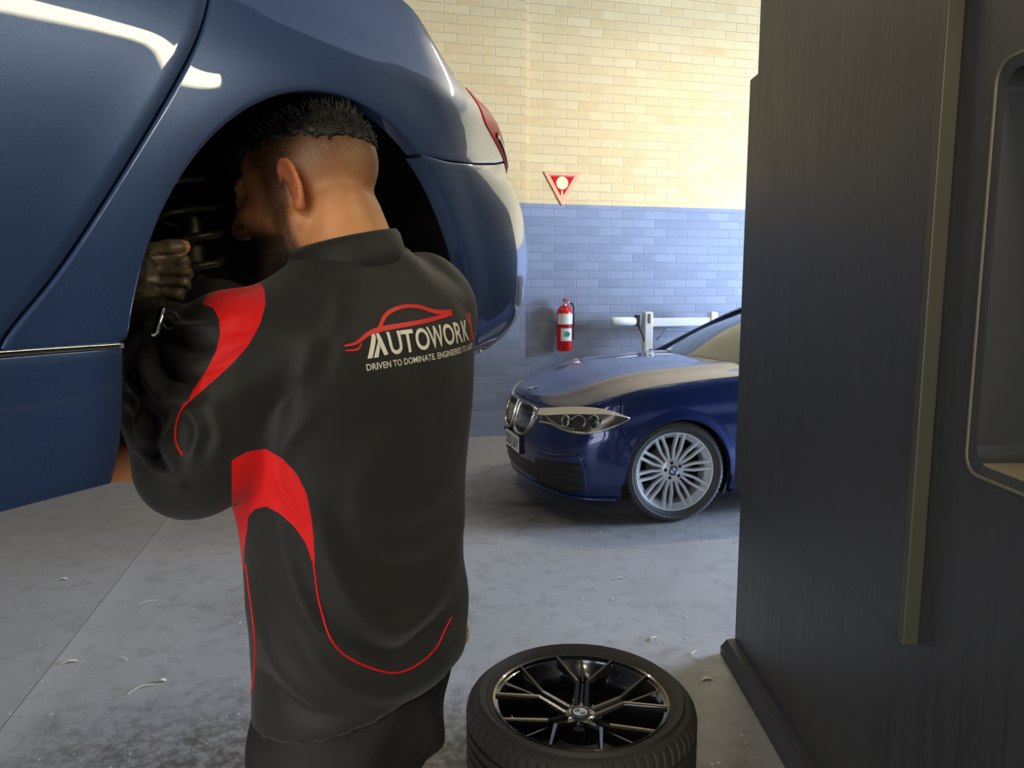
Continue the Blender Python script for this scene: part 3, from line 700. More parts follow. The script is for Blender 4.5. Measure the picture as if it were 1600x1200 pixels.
# glasshouse
def rows(sts): return [[(x, yb, zb), (x + dx * .55, (yb + .93) / 2, zb + dz * .8), (x + dx, .93, zb + dz), (x + dx * .55, 1.86 - (yb + .93) / 2, zb + dz * .8), (x, 1.86 - yb, zb)] for x, yb, zb, dx, dz in sts]
def ploft(name, m, rw, ref, fl=(True,) * 4):
    P = np.stack([resample(spline(r, 40), 31) for r in rw]); P = np.stack([spline(P[:, k], 24) for k in range(31)], 1)
    Nn = np.cross(np.gradient(P, axis=1), np.gradient(P, axis=0)); Nn /= np.linalg.norm(Nn, axis=-1, keepdims=True) + 1e-9
    c = P.mean((0, 1)) - np.array(ref); Nn *= np.sign((Nn * c).sum(-1, keepdims=True)); return skin_patch(P, Nn, m, name, PC, .93, flange=fl, ref=ref, depth=.012)
ploft('windscreen', M['wind'], rows([(.66, .12, .985, -.16, .045), (1.05, .20, 1.20, -.14, .05), (1.50, .28, 1.385, -.10, .04)]), (1.3, .93, .4))
ploft('roof', paint, rows([(1.51, .28, 1.39, -.10, .04), (2.2, .27, 1.43, 0, .05), (3.2, .33, 1.33, .08, .05)]), (2.2, .93, .5))
ploft('rear_screen', M['wind'], rows([(3.21, .33, 1.33, .08, .05), (3.7, .26, 1.12, .10, .05), (3.9, .22, 1.0, .12, .05)]), (3.0, .93, .4))
for mir in (False, True):
    def pm(r): return [(x, 1.86 - y, z) if mir else (x, y, z) for x, y, z in r]
    P = np.stack([resample(pm(r), 31) for r in ([(.70, .09, .985), (2.2, .075, .98), (3.6, .11, .96)], [(1.10, .19, 1.20), (2.2, .16, 1.22), (3.5, .22, 1.16)], [(1.50, .275, 1.38), (2.2, .265, 1.42), (3.2, .33, 1.33)])])
    mk('side_glass', P.reshape(-1, 3), grid_faces(2, 30), M['glass'], PC, True, ref=(2, .93, .8))
    b = MB(); b.tube(spline(pm([(.60, .085, .985), (.70, .115, 1.01), (1.08, .20, 1.21), (1.52, .285, 1.395), (2.2, .275, 1.435), (3.2, .34, 1.34)]), 40), .022, 8); b.build('roof_rail', paint, PC, True)
    P = np.stack([resample(pm(r), 13) for r in ([(3.9, .10, .22), (3.9, .10, .95)], [(4.0, .5, .22), (4.0, .45, .98)], [(4.02, .93, .22), (4.02, .93, 1.0)])]); mk('rear_bumper', P.reshape(-1, 3), grid_faces(2, 12), paint, PC, True, ref=(2, .93, .5))
cw = MB(); cw.add([(.585, .06, .93), (.585, 1.80, .93), (.70, 1.76, .975), (.70, .10, .975), (.50, .93, .99), (.56, .93, 1.01)], [(0, 4, 5, 3), (4, 1, 2, 5)]); cw.build('scuttle', M['black'], PC)
# front wheel housing and underbody
for side in (1, -1):
    yy = (lambda v: v) if side == 1 else (lambda v: 1.86 - v)
    for cxx in (0, 2.975):
        lb = MB(); T = Matrix(((1, 0, 0, cxx), (0, 0, side, yy(.03)), (0, 1, 0, .34), (0, 0, 0, 1)))
        lb.lathe([(.372, 0), (.40, .02), (.40, .36), (0, .36)], 40, 0, M=T, a0=R(-25), a1=R(205)); lb.build('wheel_housing', M['liner'], PC)
ub = MB(); ub.box((-.62, .42, .17), (.42, 1.44, .22)); ub.box((.42, .05, .17), (2.5, 1.81, .22)); ub.box((2.5, .42, .17), (3.4, 1.44, .22)); ub.box((3.4, .1, .2), (3.95, 1.76, .25)); ub.build('underbody', M['liner'], PC)
# kidney grilles
def kidney(side):
    """outline in (a, z) of the grille nearer to the viewer (side=-1) or beyond the middle (side=1)"""
    if side < 0: px = [(800, 630), (815, 626), (833, 636), (838, 644), (834, 661), (823, 673), (812, 670), (803, 660), (799, 645)]
    return [az(*p) for p in px]
A_in, A_out = .022, .345
kz = [(A_in, .722), (A_in + .10, .728), (A_out - .06, .722), (A_out, .695), (A_out - .015, .60), (A_out - .085, .522), (A_in + .10, .510), (A_in + .03, .535), (A_in, .62)]
for s_ in (-1, 1):
    K = [(ca + s_ * q, z) for q, z in kz]; Kc = spline(K + [K[0]], 49)[:-1]
    n = len(Kc); P = fb.P(Kc[:, 0], Kc[:, 1]); Nn = fb.N(Kc[:, 0], Kc[:, 1]); P = P + 0
    if s_ > 0: pass
    ctr = P.mean(0)
    fr = MB(); V = []
    for f_, d in ((1.06, -.005), (1.05, .018), (1.0, .030), (.93, .030), (.885, .022), (.88, -.002)): V += list(ctr + (P - ctr) * f_ + Nn * d)
    fr.add(V, [(k * n + i, k * n + (i + 1) % n, (k + 1) * n + (i + 1) % n, (k + 1) * n + i) for k in range(5) for i in range(n)])
    fo = fr.build('grille_frame', M['satin'], PC, ang=60)
    gm = MB(); V = list(ctr + (P - ctr) * .90 + Nn * .004) + [ctr + Nn.mean(0) * .004]; gm.add(V, [(i, (i + 1) % n, n) for i in range(n)])
    go = gm.build('grille', M['black'], PC)
    sb_ = MB()
    for q in np.linspace(A_in + .035, A_out - .04, 9):
        zz = [z for qq, z in [(abs(p[0] - ca), p[1]) for p in Kc] if abs(qq - q) < .02]
        if len(zz) < 2: continue
        ribbon(fb, [(ca + s_ * q, min(zz) + .02), (ca + s_ * q, max(zz) - .02)], .008, .018, sb_, n=6)
    sb_.build('grille_bars', M['gloss_black'], go, True)
# headlamps
HP = dict(top=[(845, 638), (880, 636), (915, 636), (950, 640), (984, 652)], bot=[(845, 661), (862, 664), (880, 673), (908, 679), (935, 676), (960, 668), (984, 656)])
T_ = [az(*p) for p in HP['top']]; B_ = [az(*p) for p in HP['bot']]
def both(mb, name, m):
    o = mb.build(name, m, PC, True); mirror_mb(mb, .93, name, m, PC); return o
hb = MB(); fill(fb, (resample(spline(B_, 30), 31), resample(spline(T_, 30), 31)), hb, .003); both(hb, 'headlamp', M['lampbox'])
Tn, Bn = spline(T_, 30), spline(B_, 30)
lb_ = MB(); lo = Tn + np.array([0, -1]) * np.interp(np.linspace(0, 1, 30), [0, .1, .6, .9, 1], [.042, .050, .040, .014, .004])[:, None]
fill(fb, (resample(lo, 31), resample(Tn, 31)), lb_, .014); both(lb_, 'light_bar', M['whitelens'])
dr_ = MB(); ribbon(fb, Bn + np.array([0, .008]), [.014, .016, .016, .012, .005], .012, dr_, n=40)
q1 = [az(*p) for p in ((856, 652), (866, 660), (882, 668), (900, 671))]; ribbon(fb, spline(q1, 20), .008, .014, dr_, n=20)
q1 = [az(*p) for p in ((912, 668), (916, 656), (905, 650), (893, 656))]; ribbon(fb, spline(q1, 20), .008, .014, dr_, n=20)
both(dr_, 'lamp_trim', M['satin'])
pj = MB()
for (px, py, r) in ((885, 658, .036), (930, 659, .040)):
    a_, z_ = az(px, py); c_ = Vector(fb.P(a_, z_)); n_ = Vector(fb.N(a_, z_)); q = n_.lerp(Vector((-1, 0, 0)), .5).normalized().to_track_quat('Z', 'Y').to_matrix().to_4x4(); T = Matrix.Translation(c_) @ q
    pj = MB(); pj.lathe([(r * 1.15, .002), (r * 1.1, .016), (r, .018), (r * .92, .010)], 24, 0, M=T); pj.lathe([(r * .92, .010), (r * .6, .022), (0, .028)], 24, 1, M=T)
    pj.build('projector', [M['satin'], M['glass']], PC, True); mirror_mb(pj, .93, 'projector', [M['satin'], M['glass']], PC)
# side intakes, lower intake, chin lip
def fillpx(top, bot, off, name, m, two=True):
    mb = MB(); fill(fb, (resample([az(*p) for p in bot], 31), resample([az(*p) for p in top], 31)), mb, off)
    if two: both(mb, name, m)
    else: mb.build(name, m, PC, True)
fillpx([(836, 716), (870, 722), (905, 724)], [(838, 752), (868, 765), (914, 768)], .004, 'side_intake', M['black'])
ib = MB(); ribbon(fb, spline([az(*p) for p in ((842, 706), (870, 712), (900, 712), (912, 728), (916, 764))], 30), .022, .014, ib, n=40); both(ib, 'intake_surround', paint)
sl_ = MB()
for k in range(4): ribbon(fb, [az(846, 722 + 9 * k), az(908, 728 + 9.5 * k)], .008, .012, sl_, n=14)
both(sl_, 'intake_slats', M['gloss_black'])
li = MB(); B2 = [(a, .235 + .01 * (ca - a)) for a in np.linspace(ca - .52, ca + .52, 31)]; T2 = [(a, .335) for a in np.linspace(ca - .46, ca + .46, 31)]
fill(fb, (np.array(B2), np.array(T2)), li, .003); li.build('lower_intake', M['black'], PC, True)
lp = MB(); ribbon(fb, [(a, .175) for a in np.linspace(.42, ca, 40)], .03, .022, lp, n=40); both(lp, 'chin_lip', paint)
lp = MB(); ribbon(fb, spline([az(*p) for p in ((838, 764), (870, 776), (912, 776))], 20), .018, .014, lp, n=20); both(lp, 'bumper_blade', M['gloss_black'])
# number plate
cP = Vector(fb.P(ca, .42)); T = Matrix(((0, 0, -1, cP.x - .012), (-1, 0, 0, .93), (0, 1, 0, .43), (0, 0, 0, 1)))
pb = MB(); pb.prism([(-.19, -.068), (.19, -.068), (.19, .068), (-.19, .068)], -.02, .003, M=T); plate = pb.build('number_plate', M['gap'], PC)
pf = MB(); pf.prism([(-.182, -.060), (.182, -.060), (.182, .060), (-.182, .060)], .003, .005, M=T); pf.build('plate_face', M['white'], plate)
V, Fc = text_mesh('DDJ\u00b726Y', .105, .002, 1.0); xs_ = [v.x for v in V]; cxx = (min(xs_) + max(xs_)) / 2; k_ = .33 / (max(xs_) - min(xs_))
tb = MB(); tb.add([T @ Vector(((v.x - cxx) * k_, v.y - .036, .0062)) for v in V], Fc); tb.build('plate_lettering', M['gap'], plate)
# bonnet emblem
bo = bpy.data.objects['bonnet']; eb = BVHTree.FromPolygons([v.co for v in bo.data.vertices], [tuple(p.vertices) for p in bo.data.polygons])
eh = eb.ray_cast(Vector((-.735, .93, 2)), Vector((0, 0, -1))); en = eh[1] if eh[1].z > 0 else -eh[1]
roundel('emblem', Matrix.Translation(eh[0] + en * .002) @ en.to_track_quat('Z', 'Y').to_matrix().to_4x4(), .041, PC)
# front wheel: ten pairs of spokes
def alloy_twin(parent, name, x, y, turn):
    w = empty(name, (x, y, .345), parent=parent); w.rotation_euler = (R(90), 0, turn)
    tyre_mesh(.345, .270, .235, 'tyre', M['rubber2'], w, 60)
    mb = MB(); rim_barrel(mb, .272, .115, 0); h = .085
    for k in range(10):
        c = 36 * k + 8
        for s_ in (-1, 1):
            i0, m0, e0 = pol(.062, c + s_ * 6), pol(.150, c + s_ * 9.0), pol(.263, c + s_ * 5.0)
            bar(mb, i0, m0, .020, .019, h - .035, h - .018, .03); bar(mb, m0, e0, .019, .022, h - .018, h + .006, .035)
    mb.lathe([(.078, h - .07), (.078, h - .036), (.070, h - .030), (.036, h - .024)], 48, 0)
    for k in range(5):
        x_, y_ = pol(.054, 72 * k + 30); mb.lathe([(0.012, h - .022), (.011, h - .020), (0, h - .020)], 12, 1, M=Matrix.Translation((x_, y_, 0)))
    mb.lathe([(.072, h - .068), (.155, h - .12), (.16, h - .13), (.0, h - .13)], 40, 2)
    mb.build('rim', [M['alloy'], M['gap'], M['steel']], w, ang=35)
    roundel('centre_cap', Matrix.Translation((0, 0, h - .026)), .034, w)
    return w
fw = alloy_twin(PC, 'front_wheel', 0, .145, R(-6))
rw = empty('rear_wheel', (2.975, .145, .345), parent=PC); rw.rotation_euler = (R(90), 0, 0)
for ch in fw.children: c_ = ch.copy(); COL.objects.link(c_); c_.parent = rw
wp = MB(); wp.tube(spline([(.60, .30, .99), (.62, .60, 1.015), (.60, .95, 1.03)], 12), .008, 6); wp.build('wiper', M['black'], PC, True)
# ------------------------------------------------------------------ loose wheel on the floor
TT = W(907, 1081, 2.32)
LW = empty('alloy_wheel', (TT.x, TT.y, 0)); props(LW, 'loose gloss black spoked alloy wheel with tyre lying flat on the concrete', 'wheel')
WH = .262; RO, RI = .351, .268
tw = empty('x', (0, 0, 0)); bpy.data.objects.remove(tw)
ty = tyre_mesh(RO, RI, WH - .024, 'tyre', M['rubber'], LW, 72, .006); ty.location = (0, 0, WH / 2)
mb = MB(); h = WH / 2 - .012; rim_barrel(mb, RI, h, 0, .010)
mb.lathe([(RI + .004, h * .925), (RI + .001, h * .955), (RI - .006, h * .93)], 96, 1)
for k in range(5):
    c = 90 + 72 * k - 8
    hub_z = h - .060; mid_z = h - .030; end_z = h - .010
    for s_ in (-1, 1):
        a_, b_, e_ = pol(.045, c + s_ * 22), pol(.135, c + s_ * 6.5), pol(RI - .006, c + s_ * 20.5)
        bar(mb, a_, b_, .024, .020, hub_z, mid_z, .045, 0, .002); bar(mb, b_, e_, .018, .012, mid_z, end_z, .05, 1, .002, 0)
        # short fork towards the rim
    bar(mb, pol(.15, c), pol(RI - .008, c + 2), .010, .008, mid_z - .010, end_z - .006, .035, 1, .001, 0)
    bar(mb, pol(.04, c), pol(.15, c), .016, .012, hub_z - .01, mid_z - .014, .03, 0)
mb.lathe([(.075, hub_z - .06), (.078, hub_z - .012), (.066, hub_z - .004), (.036, hub_z + .002), (.036, hub_z - .01)], 48, 0)
for k in range(5):
    x, y = pol(.054, 72 * k + 54); mb.lathe([(.014, hub_z - .0), (.011, hub_z + .001), (.009, hub_z - .02)], 12, 0, M=Matrix.Translation((x, y, 0)))
rim = mb.build('rim', [M['gloss_black'], M['bronze']], LW, ang=35); rim.location = (0, 0, WH / 2)
cc = roundel('centre_cap', Matrix.Translation((0, 0, 0)), .034, rim); cc.location = (0, 0, hub_z + .001)
vl = MB(); x, y = pol(RI - .03, 200); vl.tube([(x, y, h * .55), (x * .93, y * .93, h * .8)], .004, 8); vl.build('valve', M['chrome'], rim, True)

# ------------------------------------------------------------------ things on the back wall
# fire extinguisher
ex = wallp(882, 508, .12); top = wallp(882, 467, .12).z; bot = wallp(882, 548, .12).z
EX = empty('fire_extinguisher', (ex.x, ex.y, bot), WA); props(EX, 'red fire extinguisher with white and green labels hung on the blue brick', 'fire extinguisher')
H = top - bot; r = .078
b = MB(); b.lathe([(0, 0), (r * .9, 0), (r, .012), (r, H * .72), (r * .93, H * .79), (r * .6, H * .86), (r * .3, H * .88), (0, H * .88)], 32); b.build('body', M['red'], EX, True, 40)
b = MB(); b.lathe([(.02, H * .87), (.022, H * .93), (.012, H * .94), (0, H * .94)], 16); b.tube([(0, 0, H * .92), (.05, -.01, H * .93)], .009, 8); b.build('valve', M['chrome'], EX, True)
b = MB(); b.box((-.012, -.09, H * .955), (.012, .03, H * .975), bev=.003); b.box((-.012, -.08, H * .99), (.012, .03, H * 1.005), bev=.003); b.box((-.01, .015, H * .93), (.01, .03, H * 1.0)); b.build('handle', M['red'], EX)
b = MB(); b.tube(spline([(.05, -.01, H * .93), (.085, -.02, H * .86), (.092, -.02, H * .6), (.088, -.02, H * .35), (.086, -.02, H * .22)], 24), .009, 8); b.build('hose', M['black'], EX, True)
b = MB(); b.lathe([(r + .001, H * .52), (r + .001, H * .72)], 24, a0=R(195), a1=R(335)); b.build('upper_label', M['white'], EX, True)
b = MB(); b.lathe([(r + .001, H * .20), (r + .001, H * .44)], 24, a0=R(225), a1=R(318)); b.build('lower_label', M['white'], EX, True)
b = MB(); T = Matrix.Translation((.002, -r - .002, H * .33)) @ Matrix.Rotation(R(90), 4, 'X'); b.lathe([(0, .001), (.028, .001)], 24, M=T); b.build('label_mark', M['green'], EX)
b = MB(); b.lathe([(r + .002, H * .475), (r + .004, H * .485), (r + .002, H * .495)], 32); b.box((-.02, r - .005, H * .3), (.02, .112, H * .55)); b.build('bracket', M['black'], EX, True)
# triangular marker sign
s0 = wallp(878, 295, .015); c3 = [wallp(*p, .012) for p in ((850, 268.5), (907, 271), (878, 321))]
SG = empty('safety_sign', wallp(878, 287, .0), WA); props(SG, 'red triangular fire equipment sign pointing down, with a pale disc, on the brick', 'sign')
def wl(P): return Matrix.Rotation(-WA, 3, 'Z') @ (P - SG.location)
tri = [wl(p) for p in c3]; T = Matrix(((1, 0, 0, 0), (0, 0, -1, 0), (0, 1, 0, 0), (0, 0, 0, 1))); tc = [(p.x, p.z) for p in tri]
def shrink(k): mx, mz = sum(p[0] for p in tc) / 3, sum(p[1] for p in tc) / 3; return [(mx + (x - mx) * k, mz + (z - mz) * k) for x, z in tc]
b = MB(); b.prism(tc[::-1], 0, .012, M=T); b.build('plate', mat('pale_red_border', lin((238, 170, 130)), .5), SG)
mx, mz = sum(p[0] for p in tc) / 3, sum(p[1] for p in tc) / 3
b = MB(); b.prism(shrink(.66)[::-1], .012, .0135, M=T); b.build('red_field', M['red'], SG)
b = MB(); b.lathe([(0, .0145), (.062, .0145)], 28, M=T @ Matrix.Translation((mx, mz + .005, 0))); b.build('disc', M['cream'], SG)
b = MB(); b.prism([(mx - .012, mz - .13), (mx + .012, mz - .13), (mx + .006, mz - .065), (mx - .006, mz - .065)], .0135, .0142, M=T); b.build('arrow', M['cream'], SG)
b = MB(); b.prism([(tc[0][0] + .045, tc[0][1] - .026), (tc[1][0] - .045, tc[1][1] - .026), (tc[1][0] - .05, tc[1][1] - .032), (tc[0][0] + .05, tc[0][1] - .032)], .012, .0128, M=T); b.build('rule', M['steel'], SG)
# white alignment beam
q0 = wallp(1010, 512, .30); BM = empty('alignment_beam', (q0.x, q0.y, 0), WA)
props(BM, 'white horizontal equipment beam on an upright post behind the parked car', 'beam')
def bl_(px, py, off=.30):
    P = wallp(px, py, off); return Matrix.Rotation(-WA, 3, 'Z') @ (P - Vector((q0.x, q0.y, 0)))
A_, B_2 = bl_(1018, 504), bl_(1135, 504)
b = MB(); b.box((A_.x - .02, -.04, A_.z - .04), (B_2.x, .04, A_.z + .045), bev=.01); b.build('crossbar', M['white'], BM)
C1, C2 = bl_(955, 502), bl_(992, 502)
b = MB(); b.tube([(C1.x, 0, C1.z), (C1.x + .015, 0, C1.z), (C2.x, 0, C2.z)], [.034, .042, .042], 16); b.build('handle_roller', M['white'], BM, True)
b = MB(); b.box((C2.x, -.035, C1.z - .05), (C2.x + .05, .035, C1.z + .06), bev=.01)
b.tube([(C2.x + .02, -.03, C1.z - .04), (C2.x + .05, -.06, C1.z - .12), (C2.x + .09, -.04, C1.z - .2)], .007, 6); b.build('clamp', M['black'], BM)
D1, D2 = bl_(1011.5, 487), bl_(1011.5, 545)
b = MB(); b.box((D1.x - .045, -.05, .02), (D1.x + .045, .04, D1.z), bev=.012); b.box((D1.x - .25, -.2, 0), (D1.x + .25, .2, .03), bev=.008); b.build('post', M['white'], BM)
E1 = bl_(1113, 490); b = MB(); b.box((E1.x - .04, -.05, E1.z - .12), (E1.x + .04, .04, E1.z + .02), bev=.012); b.build('end_block', M['white'], BM)
b = MB(); b.tube([tuple(bl_(1025, 530)), tuple(bl_(1042, 514)), tuple(bl_(1088, 517)), tuple(bl_(1108, 530))], .014, 8); b.build('brace', mat('pale_blue_grey', lin((150, 165, 190)), .4), BM, True)
b = MB(); b.box((D1.x - .012, -.058, A_.z - .005), (D1.x + .012, .05, A_.z + .09), bev=.003); b.build('clamp_bolt', M['steel'], BM)

# ------------------------------------------------------------------ wood shavings and scraps on the floor
def scrap(px, py, L, w, rz, label, m, curl=0.0):
    P = ground(px, py); pts = spline([(-L / 2, 0, .001), (0, curl, .006), (L / 2, curl * .3, .001)], 8); V = []; 
    for i, p in enumerate(pts):
        ww = w * (.4 + .6 * math.sin(math.pi * (i + .7) / 8.5)) / 2
        for s_, dz in ((-1, 0), (1, 0), (1, .002), (-1, .002)): V.append((p[0], p[1] + s_ * ww, p[2] + dz))
    Fc = [(i * 4 + k, i * 4 + (k + 1) % 4, (i + 1) * 4 + (k + 1) % 4, (i + 1) * 4 + k) for i in range(7) for k in range(4)] + [(3, 2, 1, 0), (28, 29, 30, 31)]
    o = mk('wood_shaving', V, Fc, m, None, False); o.location = (P.x, P.y, 0); o.rotation_euler = (0, 0, rz); return props(o, label, 'wood shaving', 'wood shavings on the concrete')
for px, py, L, w, rz, lab, cu in ((97, 906, .05, .022, .2, 'small pale scrap beside the floor joint, below the raised car', .01),
        (232, 942, .09, .006, .5, 'long thin straw-like shaving, halfway between joint and mechanic', .01),
        (222, 1078, .10, .008, .7, 'forked pale shaving on the worn concrete patch', .02), (252, 1064, .035, .018, .1, 'short oval chip near the forked shaving', 0),
        (190, 1030, .07, .005, -.5, 'thin shaving lying slantwise right of the floor joint', .008), (108, 1036, .06, .02, .4, 'ragged whitish scrap sitting on the floor joint', .01),
        (1022, 1000, .06, .012, .9, 'curled chip beyond the loose wheel', .01), (1093, 1025, .09, .008, 1.4, 'upright-curled shaving near the plinth', .03),
        (968, 905, .05, .01, .3, 'pale chip between loose wheel and parked car', .01), (1105, 1063, .05, .016, .1, 'pale chip beside the tyre, near the plinth', .01)):
    scrap(px, py, L, w, rz, lab, M['wood'], cu)
V, Fc = [], []
for k in range(900):
    if k % 3: x, y = rng.uniform(-2.6, 1.0), rng.uniform(1.6, 6.5)
    else: x, y = rng.uniform(-3.5, .9), rng.uniform(1.8, 4.2)
    if (x > .84 and y < 3) or math.hypot(x - TT.x, y - TT.y) < .38: continue
    s_ = rng.uniform(.002, .007); A = rng.uniform(0, 6.28); e = rng.uniform(.25, 1); n = len(V)
    for dx, dy in ((-1, -e), (1, -e), (.7, e), (-.8, e * .7)): V.append((x + s_ * (dx * math.cos(A) - dy * math.sin(A)), y + s_ * (dx * math.sin(A) + dy * math.cos(A)), .0015 + rng.uniform(0, .002)))
    V.append((x, y, .004)); Fc += [(n, n + 1, n + 4), (n + 1, n + 2, n + 4), (n + 2, n + 3, n + 4), (n + 3, n, n + 4), (n + 3, n + 2, n + 1, n)]
props(mk('sawdust_debris', V, Fc, M['wood'], None, False), 'tiny pale specks of dust and sawdust strewn over the concrete', 'debris', kind='stuff')
# ------------------------------------------------------------------ the mechanic
YAW = R(50); MX, MY = -.222, 1.050
PE = empty('person', (MX, MY, 0), YAW)
props(PE, 'person in black and red work shirt and black gloves reaching into the empty wheel arch', 'person')
RZ = Matrix.Rotation(-YAW, 3, 'Z')
def w2m(P): return RZ @ (Vector(P) - Vector((MX, MY, 0)))
def m2w(V):
    V = np.asarray(V, float); c, s = math.cos(YAW), math.sin(YAW)
    return np.stack([MX + V[..., 0] * c - V[..., 1] * s, MY + V[..., 0] * s + V[..., 1] * c, V[..., 2]], -1)
def WM(px, py, d): return w2m(W(px, py, d))
class Field:
    def __init__(s, lo, hi, h):
        s.lo = np.array(lo, np.float32); s.h = h; s.n = [int(math.ceil((b - a) / h)) + 1 for a, b in zip(lo, hi)]
        s.ax = [s.lo[i] + np.arange(s.n[i], dtype=np.float32) * h for i in range(3)]; s.D = np.full(s.n, .05, np.float32)
    def op(s, fn, lo, hi, k=.01, mode='u', pad=.05):
        sl = []
        for i in range(3):
            a = max(0, int((lo[i] - pad - s.lo[i]) / s.h)); b = min(s.n[i], int((hi[i] + pad - s.lo[i]) / s.h) + 2)
            if a >= b: return
            sl.append(slice(a, b))
        X, Y, Z = np.meshgrid(*[s.ax[i][sl[i]] for i in range(3)], indexing='ij', sparse=True)
        d = fn(X, Y, Z).astype(np.float32); o = s.D[tuple(sl)]
        if mode == 'u': hh = np.maximum(k - np.abs(o - d), 0) / k; r = np.minimum(o, d) - hh * hh * k / 4
        else: d = -d; hh = np.maximum(k - np.abs(o - d), 0) / k; r = np.maximum(o, d) + hh * hh * k / 4
        s.D[tuple(sl)] = r
    def cap(s, a, b, r0, r1, k=.01, mode='u'):
        a, b = Vector(a), Vector(b); ab = b - a; L2 = max(ab.length_squared, 1e-9); r = max(r0, r1)
        def fn(X, Y, Z):
            t = np.clip(((X - a.x) * ab.x + (Y - a.y) * ab.y + (Z - a.z) * ab.z) / L2, 0, 1)
            return np.sqrt((X - a.x - t * ab.x) ** 2 + (Y - a.y - t * ab.y) ** 2 + (Z - a.z - t * ab.z) ** 2) - (r0 + (r1 - r0) * t)
        s.op(fn, [min(a[i], b[i]) - r for i in range(3)], [max(a[i], b[i]) + r for i in range(3)], k, mode)
    def chain(s, pts, rs, k=.01, dr=0):
        for i in range(len(pts) - 1): s.cap(pts[i], pts[i + 1], rs[i] + dr, rs[i + 1] + dr, k)
    def ell(s, c, r, Q=None, k=.01, mode='u'):
        c = Vector(c); Q = (Q or Matrix.Identity(3)); Qi = Q.transposed(); rm = max(r)
        def fn(X, Y, Z):
            x, y, z = X - c.x, Y - c.y, Z - c.z
            u = [Qi[i][0] * x + Qi[i][1] * y + Qi[i][2] * z for i in range(3)]
            k0 = np.sqrt(sum((u[i] / r[i]) ** 2 for i in range(3))); k1 = np.sqrt(sum((u[i] / r[i] ** 2) ** 2 for i in range(3)))
            return k0 * (k0 - 1) / np.maximum(k1, 1e-6)
        s.op(fn, [c[i] - rm for i in range(3)], [c[i] + rm for i in range(3)], k, mode)
    def stack(s, secs, k=.02, e=2.3, dr=0, mode='u'):
        """elliptical sections (z, cx, cy, a, b)"""
        secs = sorted(secs); z_ = [q[0] for q in secs]
        def fn(X, Y, Z):
            g_ = [smooth_interp(Z.ravel(), list(zip(z_, [q[i] for q in secs]))).reshape(Z.shape) for i in (1, 2, 3, 4)]
            a, b = g_[2] + dr, g_[3] + dr
            q = (np.abs((X - g_[0]) / a) ** e + np.abs((Y - g_[1]) / b) ** e) ** (1 / e)
            d = (q - 1) * np.minimum(a, b) * (.55 + .45 * np.minimum(a, b) / np.maximum(a, b))
            return np.maximum(d, np.maximum(z_[0] - Z, Z - z_[-1]))
        s.op(fn, (min(q[1] - q[3] for q in secs), min(q[2] - q[4] for q in secs), z_[0]), (max(q[1] + q[3] for q in secs), max(q[2] + q[4] for q in secs), z_[-1]), k, mode)
    def mesh(s):
        D = s.D; I = D < 0; c = None; nx, ny, nz = [v - 1 for v in D.shape]
        cnt = np.zeros((nx, ny, nz), np.int8)
        for i in (0, 1):
            for j in (0, 1):
                for k in (0, 1): cnt += I[i:nx + i, j:ny + j, k:nz + k]
        act = (cnt > 0) & (cnt < 8); ci = np.argwhere(act); vid = np.full(act.shape, -1, np.int32); vid[act] = np.arange(len(ci))
        acc = np.zeros((len(ci), 3)); num = np.zeros(len(ci))
        off = [(i, j, k) for i in (0, 1) for j in (0, 1) for k in (0, 1)]
        vals = {o: D[ci[:, 0] + o[0], ci[:, 1] + o[1], ci[:, 2] + o[2]] for o in off}
        for o in off:
            for ax in range(3):
                if o[ax]: continue
                q = list(o); q[ax] = 1; q = tuple(q); a, b = vals[o], vals[q]; m_ = (a < 0) != (b < 0)
                t = np.where(m_, a / np.where(m_, a - b, 1), 0); P = np.tile(np.array(o, float), (len(ci), 1)); P[:, ax] += t
                acc[m_] += P[m_]; num[m_] += 1
        V = (ci + acc / num[:, None]) * s.h + s.lo; Fs = []
        for ax in range(3):
            b1, b2 = [(1, 2), (2, 0), (0, 1)][ax]
            A = np.take(I, range(0, I.shape[ax] - 1), ax); B = np.take(I, range(1, I.shape[ax]), ax); E_ = np.argwhere(A != B)
            ok = (E_[:, b1] > 0) & (E_[:, b2] > 0) & (E_[:, b1] < D.shape[b1] - 1) & (E_[:, b2] < D.shape[b2] - 1); E_ = E_[ok]
            def idx(d1, d2):
                Q = E_.copy(); Q[:, b1] -= d1; Q[:, b2] -= d2; return vid[Q[:, 0], Q[:, 1], Q[:, 2]]
            q = np.stack([idx(1, 1), idx(0, 1), idx(0, 0), idx(1, 0)], 1); inside = I[E_[:, 0], E_[:, 1], E_[:, 2]]
            Fs.append(np.where(inside[:, None], q, q[:, ::-1]))
        return V, np.concatenate(Fs)
def relax(V, Fc, it=2, lam=.5):
    e = np.concatenate([Fc[:, [0, 1]], Fc[:, [1, 2]], Fc[:, [2, 3]], Fc[:, [3, 0]]]); 
    for _ in range(it):
        S = np.zeros_like(V); n = np.zeros(len(V))
        for a, b in ((0, 1), (1, 0)):
            for c in range(3): S[:, c] += np.bincount(e[:, a], V[e[:, b], c], len(V))
            n += np.bincount(e[:, a], minlength=len(V))
        V = V + lam * (S / n[:, None] - V)
    return V
def vnormals(V, Fc):
    a, b, c, d = (V[Fc[:, i]] for i in range(4)); n = np.cross(c - a, d - b); N_ = np.zeros_like(V)
    for i in range(4):
        for k in range(3): N_[:, k] += np.bincount(Fc[:, i], n[:, k], len(V))
    return N_ / (np.linalg.norm(N_, axis=1, keepdims=True) + 1e-12)
def attr(o, name, vals):
    a = o.data.attributes.new(name, 'FLOAT', 'POINT'); a.data.foreach_set('value', np.asarray(vals, np.float32))
